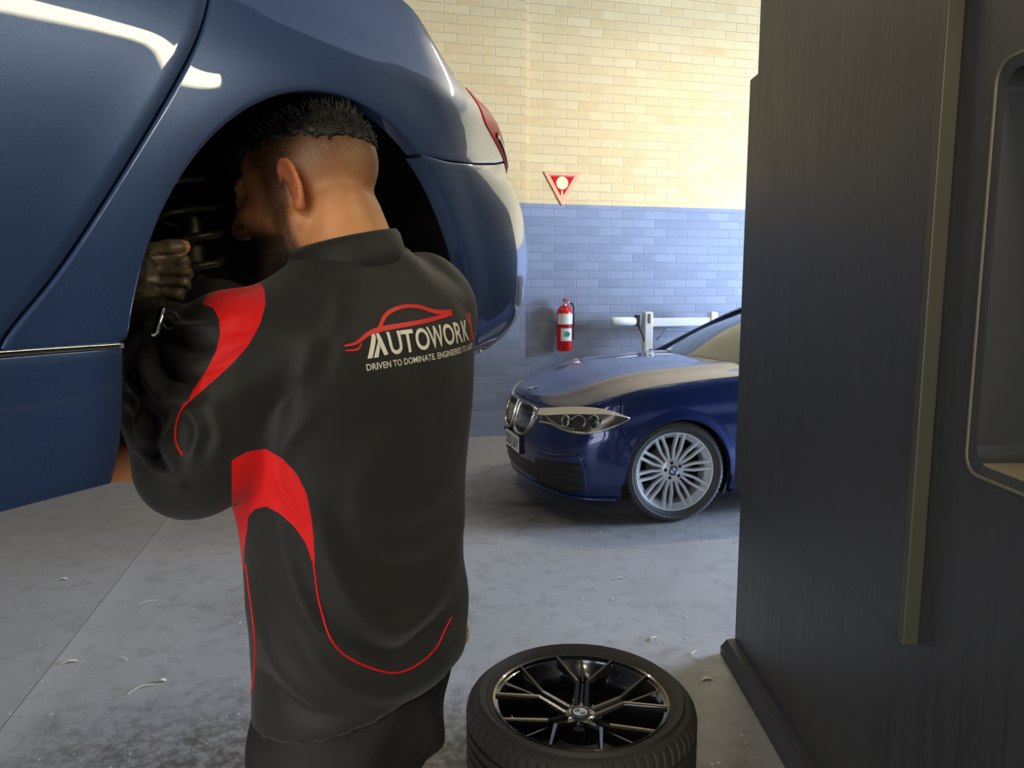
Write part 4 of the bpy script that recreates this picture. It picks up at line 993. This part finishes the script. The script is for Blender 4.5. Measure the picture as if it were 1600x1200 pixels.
def seg_dist(x, y, P):
    """distance of pixels (x, y) to a polyline and the position along it"""
    best = np.full(x.shape, 1e9); tt = np.zeros(x.shape); n = len(P) - 1
    for i in range(n):
        ax, ay = P[i]; bx, by = P[i + 1]; L = (bx - ax) ** 2 + (by - ay) ** 2 + 1e-9
        t = np.clip(((x - ax) * (bx - ax) + (y - ay) * (by - ay)) / L, 0, 1); d = np.hypot(x - ax - t * (bx - ax), y - ay - t * (by - ay))
        m_ = d < best; best = np.where(m_, d, best); tt = np.where(m_, (i + t) / n, tt)
    return best, tt
def inside_poly(x, y, P):
    c = np.zeros(x.shape, bool); n = len(P)
    for i in range(n):
        x1, y1 = P[i]; x2, y2 = P[(i + 1) % n]
        c ^= ((y1 > y) != (y2 > y)) & (x < (x2 - x1) * (y - y1) / (y2 - y1 + 1e-12) + x1)
    return c
# ---- joints
LS, LE, LWr = Vector((-.165, .02, 1.422)), WM(300, 722, .90), WM(228, 480, .925)
RS, RE, RWr = Vector((.150, .01, 1.475)), WM(425, 700, 1.17), WM(196, 722, .985)
LHIP, RHIP = Vector((-.078, .0, .84)), Vector((.036, .045, .84))
LK, RK, LA, RA = Vector((-.11, .03, .47)), Vector((.08, .11, .47)), Vector((-.12, -.02, .09)), Vector((.09, .09, .09))
HC = WM(481, 306, 1.06)
HQ = Matrix.Rotation(R(30), 3, 'Z') @ Matrix.Rotation(R(-14), 3, 'X') @ Matrix.Rotation(R(4), 3, 'Y')
def H_(x, y, z): return HC + HQ @ Vector((x, y, z))
NB = Vector((.012, -.005, 1.50))
# ---- hands
def left_hand():
    d = .925; k = []
    k.append(([WM(229, 478, d), WM(230, 445, d), WM(238, 420, d)], [.024, .027, .024]))
    k.append(([WM(226, 440, d - .01), WM(228, 412, d - .005)], [.022, .020]))
    for (x0, y0, x1, y1, x2, r_) in ((246, 408, 283, 407, 262, .0092), (248, 424, 287, 425, 266, .0092), (246, 440, 284, 443, 264, .0088), (243, 456, 275, 459, 258, .0080)):
        k.append(([WM(x0, y0, d - .012), WM(x1, y1, d - .006), WM(x1 + 3, y1 + 2, d + .016), WM(x2, y1 + 3, d + .026)], [r_ * 1.08, r_, r_ * .95, r_ * .85]))
    th = ([WM(222, 425, d - .018), WM(240, 396, d - .02), WM(264, 390, d - .012), WM(279, 387, d - .004)], [.016, .0125, .0115, .0105])
    return k, th
LH, LTH = left_hand()
def right_hand():
    w_ = RWr; d_ = (RWr - RE).normalized(); up = Vector((0, 0, 1)); sd = d_.cross(up).normalized(); up = sd.cross(d_); k = []
    pc = w_ + d_ * .05; k.append(([w_, pc, pc + d_ * .035], [.024, .027, .025]))
    for j, (o, L, r_) in enumerate(((.030, .036, .0095), (.010, .040, .0098), (-.010, .037, .0092), (-.029, .030, .0082))):
        b = pc + d_ * .045 + up * o; p1 = b + d_ * L; p2 = p1 + (d_ * .5 - sd * .8).normalized() * L * .65; p3 = p2 + (-d_ * .3 - sd * .9).normalized() * L * .5
        k.append(([b - d_ * .02, b, p1, p2, p3], [r_ * 1.1, r_ * 1.05, r_, r_ * .92, r_ * .8]))
    t0 = pc + up * .024 - d_ * .02; k.append(([t0, t0 + (up * .7 + d_ * .6 - sd * .3).normalized() * .04, t0 + (up * .5 + d_ * 1.1 - sd * .7).normalized() * .07], [.014, .0115, .0095]))
    return k
RH = right_hand()
# ---- the body: one continuous surface
fd = Field((-.30, -.20, 0), (.30, .52, 1.80), .004)
fd.stack([(.80, -.01, .02, .125, .09), (.90, -.01, .01, .132, .092), (1.05, 0, 0, .135, .092), (1.2, 0, 0, .155, .10), (1.36, 0, 0, .170, .105), (1.44, 0, 0, .165, .095), (1.51, .01, 0, .10, .07), (1.53, .01, 0, .06, .06)], .03)
fd.chain([LS, LE], [.050, .042], .04); fd.chain([LE, LE.lerp(LWr, .3), LWr], [.040, .042, .026], .015)
fd.chain([RS, RE], [.050, .042], .04); fd.chain([RE, RE.lerp(RWr, .3), RWr], [.040, .042, .026], .015)
fd.chain([LHIP, LK, LA], [.082, .058, .042], .03); fd.chain([RHIP, RK, RA], [.082, .058, .042], .03)
for A_ in (LA, RA): fd.chain([A_ + Vector((0, -.03, -.04)), A_ + Vector((0, .08, -.05)), A_ + Vector((0, .15, -.06))], [.035, .033, .024], .02)
for pts, rs in LH: fd.chain(pts, rs, .006, -.0042)
tp, tr = LTH; fd.chain(tp + [tp[-1] + (tp[-1] - tp[-2]) * .62], [q - .0035 for q in tr[:-1]] + [.0088, .0082], .006)
for pts, rs in RH: fd.chain(pts, rs, .006)
# neck and head
fd.chain([NB, H_(0, -.038, -.045)], [.062, .055], .02); fd.chain([NB + Vector((-.05, -.01, -.02)), H_(-.03, -.05, -.03)], [.03, .03], .03); fd.chain([NB + Vector((.05, -.01, -.02)), H_(.03, -.05, -.03)], [.03, .03], .03)
fd.ell(H_(0, -.012, .034), (.076, .098, .080), HQ, .01); fd.ell(H_(0, .026, -.018), (.064, .068, .088), HQ, .02); fd.ell(H_(0, .022, -.066), (.058, .062, .044), HQ, .02)
for s_ in (-1, 1):
    fd.cap(H_(s_ * .058, -.004, -.045), H_(s_ * .028, .068, -.098), .016, .018, .02)
    fd.cap(H_(s_ * .008, .088, .030), H_(s_ * .042, .074, .026), .011, .010, .012); fd.ell(H_(s_ * .046, .066, -.018), (.018, .018, .016), HQ, .015)
    fd.ell(H_(s_ * .031, .100, .006), (.016, .014, .010), HQ, .008, 'd'); fd.ell(H_(s_ * .031, .080, .006), (.0125, .0125, .0125), HQ, .004)
fd.cap(H_(0, .070, -.102), H_(0, .080, -.098), .020, .018, .02); fd.chain([H_(0, .094, .018), H_(0, .112, -.022)], [.008, .013], .010)
for s_ in (-1, 1): fd.ell(H_(s_ * .013, .102, -.028), (.009, .010, .008), HQ, .008)
fd.ell(H_(0, .092, -.055), (.024, .012, .006), HQ, .005); fd.ell(H_(0, .090, -.066), (.021, .012, .007), HQ, .005); fd.cap(H_(-.02, .104, -.0605), H_(.02, .104, -.0605), .0018, .0018, .003, 'd')
for s_ in (-1, 1):      # ears: dished plate with a rolled rim and lobe
    EQ = HQ @ Matrix.Rotation(R(s_ * 24), 3, 'Z') @ Matrix.Rotation(R(-10), 3, 'X')
    c = H_(s_ * .082, -.020, -.004)
    fd.ell(c, (.0065, .013, .030), EQ, .006)
    rim_ = [c + EQ @ Vector((s_ * .006, .0150 * math.cos(t), .032 * math.sin(t))) for t in np.linspace(R(20), R(265), 12)]
    fd.chain(rim_, [.0038] * 12, .003); fd.ell(c + EQ @ Vector((s_ * .003, .002, -.030)), (.006, .009, .010), EQ, .006)
    fd.ell(c + EQ @ Vector((s_ * .012, .005, -.002)), (.010, .009, .018), EQ, .005, 'd')
BV, BF = fd.mesh(); BV = relax(BV, BF, 1, .4); del fd
body = mk('body', BV, BF, M['skin'], PE)
hl_ = (BV - np.array(HC)) @ np.array(HQ)          # head coordinates
x_, y_, z_ = hl_.T; head_ = (z_ > -.14) & (np.abs(x_) < .12) & (np.abs(y_) < .14)
scalp = sstep(z_, -.065, .055) * (1 - sstep(y_, .03, .06) * (1 - sstep(z_, .07, .09))) * sstep(y_, -.2, -.0) ** .0
earm = head_ & (np.abs(x_) > .077) & (np.abs(y_ + .014) < .036) & (np.abs(z_) < .045)
scalp = np.where((y_ > .0) & (z_ < .03), sstep(np.abs(x_), .055, .066) * sstep(z_, -.08, .0) * (1 - sstep(y_, .018, .034)), scalp) * .80
beard = (1 - sstep(z_ - .25 * (y_ - .05), -.058, -.030)) * sstep(y_, .0, .02) * sstep(z_, -.13, -.11)
side = sstep(np.abs(x_), .05, .062) * sstep(y_, -.004, .008) * (1 - sstep(y_, .022, .046)) * (1 - sstep(z_, .03, .05))
mou = ((np.abs(x_) < .03) & (y_ > .08) & (z_ < -.035) & (z_ > -.052)) * .8
brow = ((z_ > .026) & (z_ < .040) & (y_ > .06) & (np.abs(x_) > .012) & (np.abs(x_) < .052)) * .9
st = np.where(head_ & ~earm, np.maximum.reduce([scalp, beard * 1.0, side * .8, mou, brow]), 0); attr(body, 'stubble', st); attr(body, 'ear', earm * 1.0)
# hair: cropped sides, longer tufts on top
fh = Field(list(HC - Vector((.13,) * 3)), list(HC + Vector((.13,) * 3)), .0035)
fh.ell(H_(0, -.012, .038), (.0795, .101, .090), HQ, .01); fh.ell(H_(0, .03, .075), (.055, .055, .040), HQ, .03)
def cutp(X, Y, Z):
    Qi = HQ.transposed(); x = X - HC.x; y = Y - HC.y; z = Z - HC.z; u = [Qi[i][0] * x + Qi[i][1] * y + Qi[i][2] * z for i in range(3)]
    lim = .062 + .10 * np.maximum(u[1] - .03, 0) - .20 * np.maximum(-u[1] - .02, 0) + .004 * np.sin(u[0] * 260) * np.sin(u[1] * 240)
    return u[2] - lim
fh.op(cutp, list(HC - Vector((.13,) * 3)), list(HC + Vector((.13,) * 3)), .006, 'd'); 
fh.D = fh.D  # keep only what lies above the hairline
Xg, Yg, Zg = np.meshgrid(*fh.ax, indexing='ij', sparse=True)
fh2 = Field(list(HC - Vector((.13,) * 3)), list(HC + Vector((.13,) * 3)), .0035)
fh2.ell(H_(0, -.012, .036), (.0785, .100, .088), HQ, .01); fh2.ell(H_(0, .03, .072), (.055, .054, .040), HQ, .03); fh2.D = np.maximum(fh2.D, -cutp(Xg, Yg, Zg).astype(np.float32))
HV, HF = fh2.mesh(); HV = relax(HV, HF, 1); HN = vnormals(HV, HF)
hv = (HV - np.array(HC)) @ np.array(HQ); HV = HV + HN * (.0022 * np.sin(hv[:, :1] * 400 + 3 * np.sin(hv[:, 1:2] * 90)))
Vh, Fh = HV.tolist(), [list(map(int, f)) for f in HF]
cand = np.where((hv[:, 2] > .045))[0]
for i in rng.choice(cand, 2600):
    p = Vector(HV[i]); n = Vector(HN[i]); q = hv[i]; topness = float(sstep(q[2], .06, .11))
    dr = (n + HQ @ Vector((rng.uniform(-.3, .3), .45 + rng.uniform(-.3, .3), .35 * topness + rng.uniform(-.1, .3)))).normalized()
    L = (.006 + .020 * topness * rng.uniform(.5, 1.2)); w_ = rng.uniform(.0007, .0015); s1 = n.orthogonal().normalized(); s2 = n.cross(s1); k = len(Vh)
    m1 = p + dr * L * .55; e1 = p + dr * L + HQ @ Vector((0, .006, -.002)) * topness
    for c_, ww in ((p - n * .003, w_ * 1.4), (m1, w_)):
        for t in range(3): Vh.append(tuple(c_ + (s1 * math.cos(t * 2.09) + s2 * math.sin(t * 2.09)) * ww))
    Vh.append(tuple(e1))
    for t in range(3): u_ = (t + 1) % 3; Fh += [[k + t, k + u_, k + 3 + u_, k + 3 + t], [k + 3 + t, k + 3 + u_, k + 6]]
mk('hair', Vh, Fh, M['hair'], PE)
# ---- shirt
sf = Field((-.30, -.23, .82), (.30, .42, 1.60), .005)
secs = [(.84, .0, .0, .158, .120), (.90, .0, .0, .160, .120), (.97, .006, .0, .164, .120), (1.03, .008, -.002, .168, .121), (1.09, .004, 0, .166, .119), (1.18, .002, .0, .170, .120), (1.27, .0, 0, .182, .124), (1.36, .002, 0, .192, .126), (1.43, .004, .0, .196, .118), (1.475, .008, .0, .160, .098), (1.51, .010, 0, .105, .080), (1.545, .006, .004, .070, .068)]
sf.stack(secs, .03)
sf.chain([Vector((-.06, 0, 1.450)), LS], [.056, .060], .05); sf.chain([Vector((.06, 0, 1.485)), RS], [.062, .062], .05)
sf.chain([LS, LS.lerp(LE, .5), LE], [.064, .064, .060], .035); sf.chain([LE, LE.lerp(LWr, .35), LE.lerp(LWr, .9)], [.058, .056, .036], .03)
sf.chain([RS, RS.lerp(RE, .5), RE], [.066, .060, .055], .03); sf.chain([RE, RE.lerp(RWr, .45), RE.lerp(RWr, .88)], [.052, .060, .034], .03)
HEM = (np.array(WM(388, 1108, 1.08)), np.array(WM(550, 1150, .97)), np.array(WM(712, 1026, 1.13)))
hn = np.cross(HEM[1] - HEM[0], HEM[2] - HEM[0]); hn /= np.linalg.norm(hn); hn *= np.sign(hn[2])
def hem(X, Y, Z): return (X - HEM[0][0]) * hn[0] + (Y - HEM[0][1]) * hn[1] + (Z - HEM[0][2]) * hn[2]
sf.op(hem, (-.3, -.23, .82), (.3, .42, 1.1), .004, 'd') if False else None
Xg, Yg, Zg = np.meshgrid(*sf.ax, indexing='ij', sparse=True)
low = Field((-.30, -.23, .82), (.30, .42, 1.60), .005); low.stack([(z, cx_, cy_, a - .012, b - .012) for z, cx_, cy_, a, b in secs if z < 1.1], .005)
sf.D = np.maximum(np.maximum(sf.D, -hem(Xg, Yg, Zg)), -low.D).astype(np.float32); del low
SV, SF = sf.mesh(); del sf
SV = relax(SV, SF, 2, .4)
def cast(bvh, px, py):
    o = Vector((0, 0, EYE)); d = (W(px, py, 1) - o).normalized(); return bvh.ray_cast(o, d, 4)
def visible(V):
    Wd = m2w(V); b = BVHTree.FromPolygons(Wd.tolist(), SF.tolist()); o = Vector((0, 0, EYE)); out = np.zeros(len(V), bool)
    for i, p in enumerate(Wd):
        d = Vector(p) - o; L = d.length; h_ = b.ray_cast(o, d / L, L - .012); out[i] = h_[0] is None
    return out
SN = vnormals(SV, SF); px_, py_, dd = proj(m2w(SV)); vis = visible(SV)
FOLDS = [  # crease lines of the cloth: points, half width (px), height (m)
    ([(520, 420), (600, 408), (690, 400)], 14, .003), ([(500, 470), (480, 560), (455, 640)], 16, .004), ([(535, 430), (522, 520), (505, 590)], 12, -.003),
    ([(470, 600), (430, 640), (400, 690)], 16, -.006), ([(490, 640), (450, 690), (440, 720)], 14, .004), ([(640, 395), (690, 420), (725, 450)], 10, -.003),
    ([(430, 800), (455, 900), (500, 985), (560, 1020)], 14, .005), ([(500, 840), (540, 930), (600, 985), (660, 960), (700, 900)], 18, .006), ([(520, 800), (580, 880), (650, 890), (710, 850)], 20, -.005),
    ([(560, 1000), (620, 1020), (670, 985), (705, 940)], 13, -.006), ([(470, 1000), (520, 1060), (600, 1085), (680, 1050), (715, 1000)], 14, .005), ([(400, 950), (440, 1040), (500, 1100)], 14, .004), ([(395, 1040), (470, 1110), (560, 1120)], 12, -.004),
    ([(700, 760), (640, 800), (560, 800)], 18, .003), ([(600, 690), (560, 780), (580, 900)], 24, .004), ([(430, 730), (440, 760), (470, 820)], 6, .003), ([(412, 705), (412, 790)], 3, -.002),
    ([(345, 500), (380, 492), (414, 470)], 5, .003), ([(342, 522), (380, 515), (405, 505)], 5, -.003), ([(335, 550), (370, 540), (392, 535)], 5, .003), ([(320, 580), (350, 570), (365, 562)], 5, -.003), ([(345, 470), (380, 455), (405, 445)], 6, -.002), ([(310, 600), (335, 588)], 4, .003),
    ([(228, 552), (238, 600), (268, 630), (312, 622)], 8, .012), ([(240, 540), (262, 582), (305, 596)], 8, -.010), ([(205, 590), (228, 640), (218, 700)], 7, .012), ([(196, 560), (215, 540), (232, 510)], 6, .009),
    ([(192, 640), (218, 690), (275, 745)], 6, -.010), ([(255, 500), (290, 515), (332, 512)], 8, .008), ([(262, 522), (300, 545), (330, 545)], 7, -.007), ([(212, 615), (242, 660), (240, 725)], 6, -.010),
    ([(270, 650), (258, 690), (272, 735)], 7, .008), ([(205, 660), (235, 715), (285, 760)], 7, .009), ([(290, 640), (310, 670), (300, 712)], 8, .006), ([(350, 620), (400, 600), (450, 560)], 20, .004), ([(330, 640), (345, 680), (335, 715)], 9, .005)]
disp = np.zeros(len(SV))
for P_, w_, h_ in FOLDS:
    d_, t_ = seg_dist(px_, py_, spline(P_, 20)); disp += np.where(vis, h_ * (1.7 if P_[0][1] > 740 or P_[0][0] < 320 else 1.3) * np.exp(-(d_ / w_) ** 2) * np.sin(np.pi * np.clip(t_ * .9 + .05, 0, 1)) ** .6, 0)
# soft all-over unevenness so that the unseen side is cloth as well
disp += .0022 * np.sin(SV[:, 2] * 38 + 2.2 * np.sin(SV[:, 0] * 17)) * np.sin(SV[:, 1] * 23 + SV[:, 0] * 31)
SV = SV + SN * disp[:, None]; SV = relax(SV, SF, 1, .4)
shirt = mk('work_shirt', SV, SF, M['cloth'], PE)
RED1 = [(315.6, 474), (331, 452), (354, 438), (384, 430), (400, 432), (413, 452), (415, 475), (407, 505), (388, 540), (361, 570), (335, 594), (308, 617), (289, 632), (278, 650), (275.5, 648), (286, 630), (296, 622), (302, 609), (323, 578), (338, 548), (344, 521), (342, 498), (333, 481)]
RED2 = [(362, 719), (386, 706), (415, 701), (442, 717), (464, 741), (479, 771), (486, 806), (490, 840), (493, 900), (484, 866), (477, 847), (460, 823), (438, 803), (416, 791), (399, 795), (388, 806), (386, 827), (382, 853), (380.5, 895), (370, 853), (362, 797)]
px_, py_, dd = proj(m2w(SV)); sd_ = np.full(len(SV), -30.)
for P_, sel in ((RED1, SV[:, 2] > 1.2), (RED2, SV[:, 2] < 1.36)):
    d_, _ = seg_dist(px_, py_, P_ + [P_[0]]); s_ = np.where(inside_poly(px_, py_, P_), d_, -d_); sd_ = np.where(vis & sel, np.maximum(sd_, s_), sd_)
attr(shirt, 'red', sd_)
sb = BVHTree.FromPolygons(m2w(SV).tolist(), SF.tolist())
SBl = BVHTree.FromPolygons(SV.tolist(), SF.tolist())
def on_shirt(P_, r, name, m, n=70, parent=shirt):
    pts = []
    for x, y in spline(P_, n):
        h_ = cast(sb, x, y)
        if h_[0] is not None: pts.append(w2m(h_[0]))
    b = MB(); b.tube(pts, r, 6); return b.build(name, m, parent, True)
on_shirt([(300, 623), (288, 634), (279, 650), (274.5, 672), (276, 694), (286, 711)], .0016, 'piping', M['redcloth'])
on_shirt([(490, 878), (492, 893), (496, 925), (501, 949), (514, 992), (533, 1018), (559, 1035), (594, 1048), (624, 1050.5), (655, 1037), (681, 1013), (696, 983), (706, 964)], .0016, 'piping', M['redcloth'], 120)
on_shirt([(384, 880), (390, 930), (396, 975), (399, 1018), (397, 1052), (393, 1083)], .0016, 'piping', M['redcloth'])
# collar: a stand folded over
cb = MB(); n = 56; V = []; prof = [(.061, .000), (.0615, .030), (.064, .040), (.069, .041), (.074, .032), (.079, .012), (.083, -.006), (.0805, -.008), (.072, .006), (.066, .0)]
for k in range(n):
    t = 2 * math.pi * k / n + math.pi / 2; c_, s_ = math.cos(t), math.sin(t)
    for r_, z0_ in prof:
        x, y = -.002 + r_ * 1.02 * c_, .008 + r_ * 1.04 * s_; V.append((x, y, 1.523 + z0_ * .95 - .15 * y + .16 * x))
L_ = len(prof); cb.add(V, [(k * L_ + i, ((k + 1) % n) * L_ + i, ((k + 1) % n) * L_ + (i + 1) % L_, k * L_ + (i + 1) % L_) for k in range(1, n - 1) for i in range(L_)])
cb.build('collar', M['cloth'], shirt, True)
# ---- print across the shoulder blades
TX0, TZ0, TILT = -.071, 1.410, R(3)
def back(u, v, off=.0014):
    u = u * .91
    x = TX0 + u * math.cos(TILT) - v * math.sin(TILT); z = TZ0 + u * math.sin(TILT) + v * math.cos(TILT)
    h_ = SBl.ray_cast(Vector((x, -.6, z)), Vector((0, 1, 0)), 1.2)
    return None if h_[0] is None else h_[0] + h_[1] * off
def print_mesh(name, polys, m, parent, step=.004):
    """polys: (verts 2-D, faces); diced finely, then laid on the cloth"""
    bm = bmesh.new()
    for V, Fc in polys:
        vs_ = [bm.verts.new((v[0], v[1], 0)) for v in V]
        for f in Fc:
            try: bm.faces.new([vs_[i] for i in f])
            except ValueError: pass
    lo = [min(v.co[i] for v in bm.verts) for i in (0, 1)]; hi = [max(v.co[i] for v in bm.verts) for i in (0, 1)]
    for i in (0, 1):
        for q in np.arange(lo[i] + step, hi[i], step): bmesh.ops.bisect_plane(bm, geom=bm.verts[:] + bm.edges[:] + bm.faces[:], plane_co=(q, q, 0), plane_no=(1 - i, i, 0))
    bmesh.ops.triangulate(bm, faces=bm.faces[:])
    dead = []
    for v in bm.verts:
        p = back(v.co.x, v.co.y)
        if p is None: dead.append(v)
        else: v.co = p
    bmesh.ops.delete(bm, geom=dead, context='VERTS')
    me = bpy.data.meshes.new(name); bm.to_mesh(me); bm.free(); me.materials.append(m); o = bpy.data.objects.new(name, me); COL.objects.link(o); o.parent = parent
    ns = sum((p.normal.y for p in me.polygons), 0.0)
    if ns > 0: me.flip_normals()
    return o
def fit(s, u0, u1, v0, hgt, off=0):
    V, Fc = text_mesh(s, 1, off); x0, x1 = min(v.x for v in V), max(v.x for v in V); y0_, y1_ = min(v.y for v in V), max(v.y for v in V)
    return [(u0 + (v.x - x0) / (x1 - x0) * (u1 - u0), v0 + (v.y - y0_) / (y1_ - y0_) * hgt) for v in V], Fc
CH = .0285; letters = []
lay = [('U', .039, .062), ('T', .063, .085), ('O', .087, .114), ('W', .113, .148), ('O', .148, .176), ('R', .179, .200), ('K', .203, .226)]
for c_, a_, b_ in lay: letters.append(fit(c_, a_, b_, 0, CH, .02))
letters.append(([(0, 0), (.0075, 0), (.0195, .0235), (.0195, CH), (.0145, CH)], [(0, 1, 2, 3, 4)]))          # the A: a bar and a doubled leg
letters.append(([(.0095, 0), (.017, 0), (.0225, .012), (.0205, .0185)], [(0, 1, 2, 3)])); letters.append(([(.0215, CH), (.026, CH), (.034, .002), (.027, .001), (.021, .018)], [(0, 1, 2, 3, 4)]))
print_mesh('shirt_lettering', letters, M['whiteprint'], shirt)
print_mesh('shirt_lettering', [fit('X', .229, .252, -.004, CH + .012, .03)], M['redprint'], shirt)
print_mesh('shirt_motto', [fit('DRIVEN TO DOMINATE. ENGINEERED TO LAST', -.003, .240, -.0145, .0082, .012)], M['whiteprint'], shirt)
def stroke(P_, w0, w1, wm, n=40):
    Q = spline(P_, n); t = np.gradient(Q, axis=0); t /= np.linalg.norm(t, axis=1, keepdims=True); N_ = np.stack([-t[:, 1], t[:, 0]], 1); w_ = np.interp(np.linspace(0, 1, n), [0, .5, 1], [w0, wm, w1])[:, None] / 2
    V = np.concatenate([Q - N_ * w_, Q + N_ * w_]).tolist(); return V, [(i, i + 1, n + i + 1, n + i) for i in range(n - 1)]
up = CH + .004
print_mesh('shirt_car_outline', [stroke([(-.028, .004 + .014), (-.012, .020), (.008, .0285), (.03, up), (.07, up + .002), (.13, up + .004), (.188, up + .008)], .002, .005, .0062),
    stroke([(.030, up + .001), (.046, up + .014), (.062, up + .021), (.088, up + .0245), (.118, up + .022), (.150, up + .013), (.188, up + .010)], .005, .007, .0045),
    stroke([(-.028, .0125), (-.012, .0125), (-.004, .019)], .0015, .0015, .003)], M['redprint'], shirt)
# ---- glove
gf = Field([min(p[i] for P_, _ in LH + [LTH] for p in P_) - .06 for i in range(3)], [max(p[i] for P_, _ in LH + [LTH] for p in P_) + .06 for i in range(3)], .0022)
for pts, rs in LH: gf.chain(pts, rs, .003)
gf.chain(*LTH, .005); gf.chain([WM(228, 500, .925), WM(229, 478, .925)], [.031, .027], .008)
GV, GF = gf.mesh(); GV = relax(GV, GF, 1, .4); GN = vnormals(GV, GF); gx, gy, _ = proj(m2w(GV)); dsp = np.zeros(len(GV))
for P_, w_, h_ in (([(250, 416), (270, 415), (294, 416)], 2.6, -.0035), ([(250, 432), (270, 432), (294, 434)], 2.6, -.0035), ([(248, 448), (270, 449), (290, 451)], 2.6, -.0035), ([(238, 401), (262, 399), (290, 396)], 2.4, -.003), ([(245, 395), (262, 402), (285, 398)], 3, -.0015), ([(235, 400), (250, 415), (265, 414)], 3, .0015), ([(215, 450), (235, 440), (255, 448)], 4, .002), ([(212, 462), (230, 470), (250, 466)], 4, -.002), ([(222, 400), (232, 420), (228, 440)], 5, .0015)):
    d_, _ = seg_dist(gx, gy, spline(P_, 12)); dsp += h_ * np.exp(-(d_ / w_) ** 2)
mk('glove', GV + GN * dsp[:, None], GF, M['glove'], PE)
# ---- trousers and shoes
tf = Field((-.28, -.22, .03), (.28, .34, 1.02), .006)
tf.stack([(.80, -.01, .01, .142, .108), (.88, -.005, .005, .144, .108), (.96, -.0, .0, .142, .104), (1.01, 0, 0, .14, .10)], .03)
tf.chain([LHIP, LK, LA + Vector((0, 0, -.02))], [.092, .080, .070], .04); tf.chain([RHIP, RK, RA + Vector((0, 0, -.02))], [.092, .080, .070], .04)
TV, TF = tf.mesh(); TV = relax(TV, TF, 2); TN = vnormals(TV, TF); TV = TV + TN * (.004 * np.sin(TV[:, 2:3] * 46 + 3 * np.sin(TV[:, :1] * 20 + TV[:, 1:2] * 14)))
mk('trousers', TV, TF, M['trouser'], PE)
for A_ in (LA, RA):
    q = Field(list(A_ + Vector((-.08, -.12, -.10))), list(A_ + Vector((.08, .24, .08))), .005); b_ = A_.z
    q.chain([A_ + Vector((0, -.045, -.042)), A_ + Vector((0, .06, -.045)), A_ + Vector((0, .155, -.052))], [.042, .040, .034], .02); q.chain([A_ + Vector((0, -.02, -.02)), A_ + Vector((0, -.02, .03))], [.048, .046], .03)
    Xs, Ys, Zs = np.meshgrid(*q.ax, indexing='ij', sparse=True); q.D = np.maximum(q.D, (.003 - Zs).astype(np.float32)); v_, f_ = q.mesh(); mk('shoe', relax(v_, f_, 1), f_, M['black'], PE)
# ---- what he holds and carries
RWT = empty('ratchet_wrench', W(246, 505, .905)); props(RWT, 'chrome ratchet wrench held below the gloved fist', 'tool')
def rl(px, py, d): return W(px, py, d) - RWT.location
b = MB(); b.tube([rl(256, 470, .890), rl(253, 486, .868), rl(248, 508, .862), rl(243, 526, .862)], [.0035, .0045, .0042, .0060], 10); b.build('handle', M['chrome'], RWT, True)
b = MB(); c_ = rl(264, 500, .872); b.tube([c_ + Vector((.0085 * math.cos(t), .004 * math.cos(t), .010 * math.sin(t))) for t in np.linspace(0, 2 * math.pi, 20)[:-1]], .0028, 8, closed=True); b.tube([rl(257, 500, .872), rl(250, 497, .864)], .003, 8); b.build('ring', M['black'], RWT, True)
CR = empty('folded_card', W(722, 1000, 1.17)); props(CR, 'cream folded card sticking out of the back pocket of the trousers', 'card')
def cl_(px, py, d): return W(px, py, d) - CR.location
b = MB(); A1 = [cl_(700, 1030, 1.19), cl_(712, 1024, 1.19), cl_(732, 1002, 1.19), cl_(732, 984, 1.19), cl_(722, 962, 1.19), cl_(700, 960, 1.19)]; n = len(A1); V = A1 + [p + Vector((.0, .012, 0)) for p in A1]
b.add(V, [tuple(range(n)), tuple(range(2 * n - 1, n - 1, -1))] + [(i, n + i, n + (i + 1) % n, (i + 1) % n) for i in range(n)]); b.build('sheet', M['cream'], CR)
# ------------------------------------------------------------------ ceiling lights
tube_light(-3.1, -.2, 3.8, R(12), 1.5, 'bright fluorescent tube light above and behind the raised car', 40)
tube_light(-.9, -2.6, 3.2, R(10), 1.5, 'added tube light hung low behind the camera, out of view', 90)  # unseen tube added low so its light reaches into the wheel arch
tube_light(2.0, 6.2, 4.15, R(14), 1.5, 'fluorescent tube light above the parked car, close to the cream brick', 40)
tube_light(-1.2, 5.6, 4.15, R(14), 1.5, 'fluorescent tube light above the far floor, left of the parked car', 12)

wl_ = empty('wall_lamp', (PX, .72, 2.17)); props(wl_, 'bare tube lamp fixed along the charcoal partition above its window', 'light')
b = MB(); b.box((-.022, -.53, -.03), (0, .53, .03), bev=.004); b.build('housing', M['white'], wl_)
b = MB(); b.tube([(-.045, -.51, 0), (-.045, .51, 0)], .024, 14); b.build('tube', mat('lamp_glow', (1, 1, 1), .5, emit=(1, .88, .56), es=26), wl_, True)
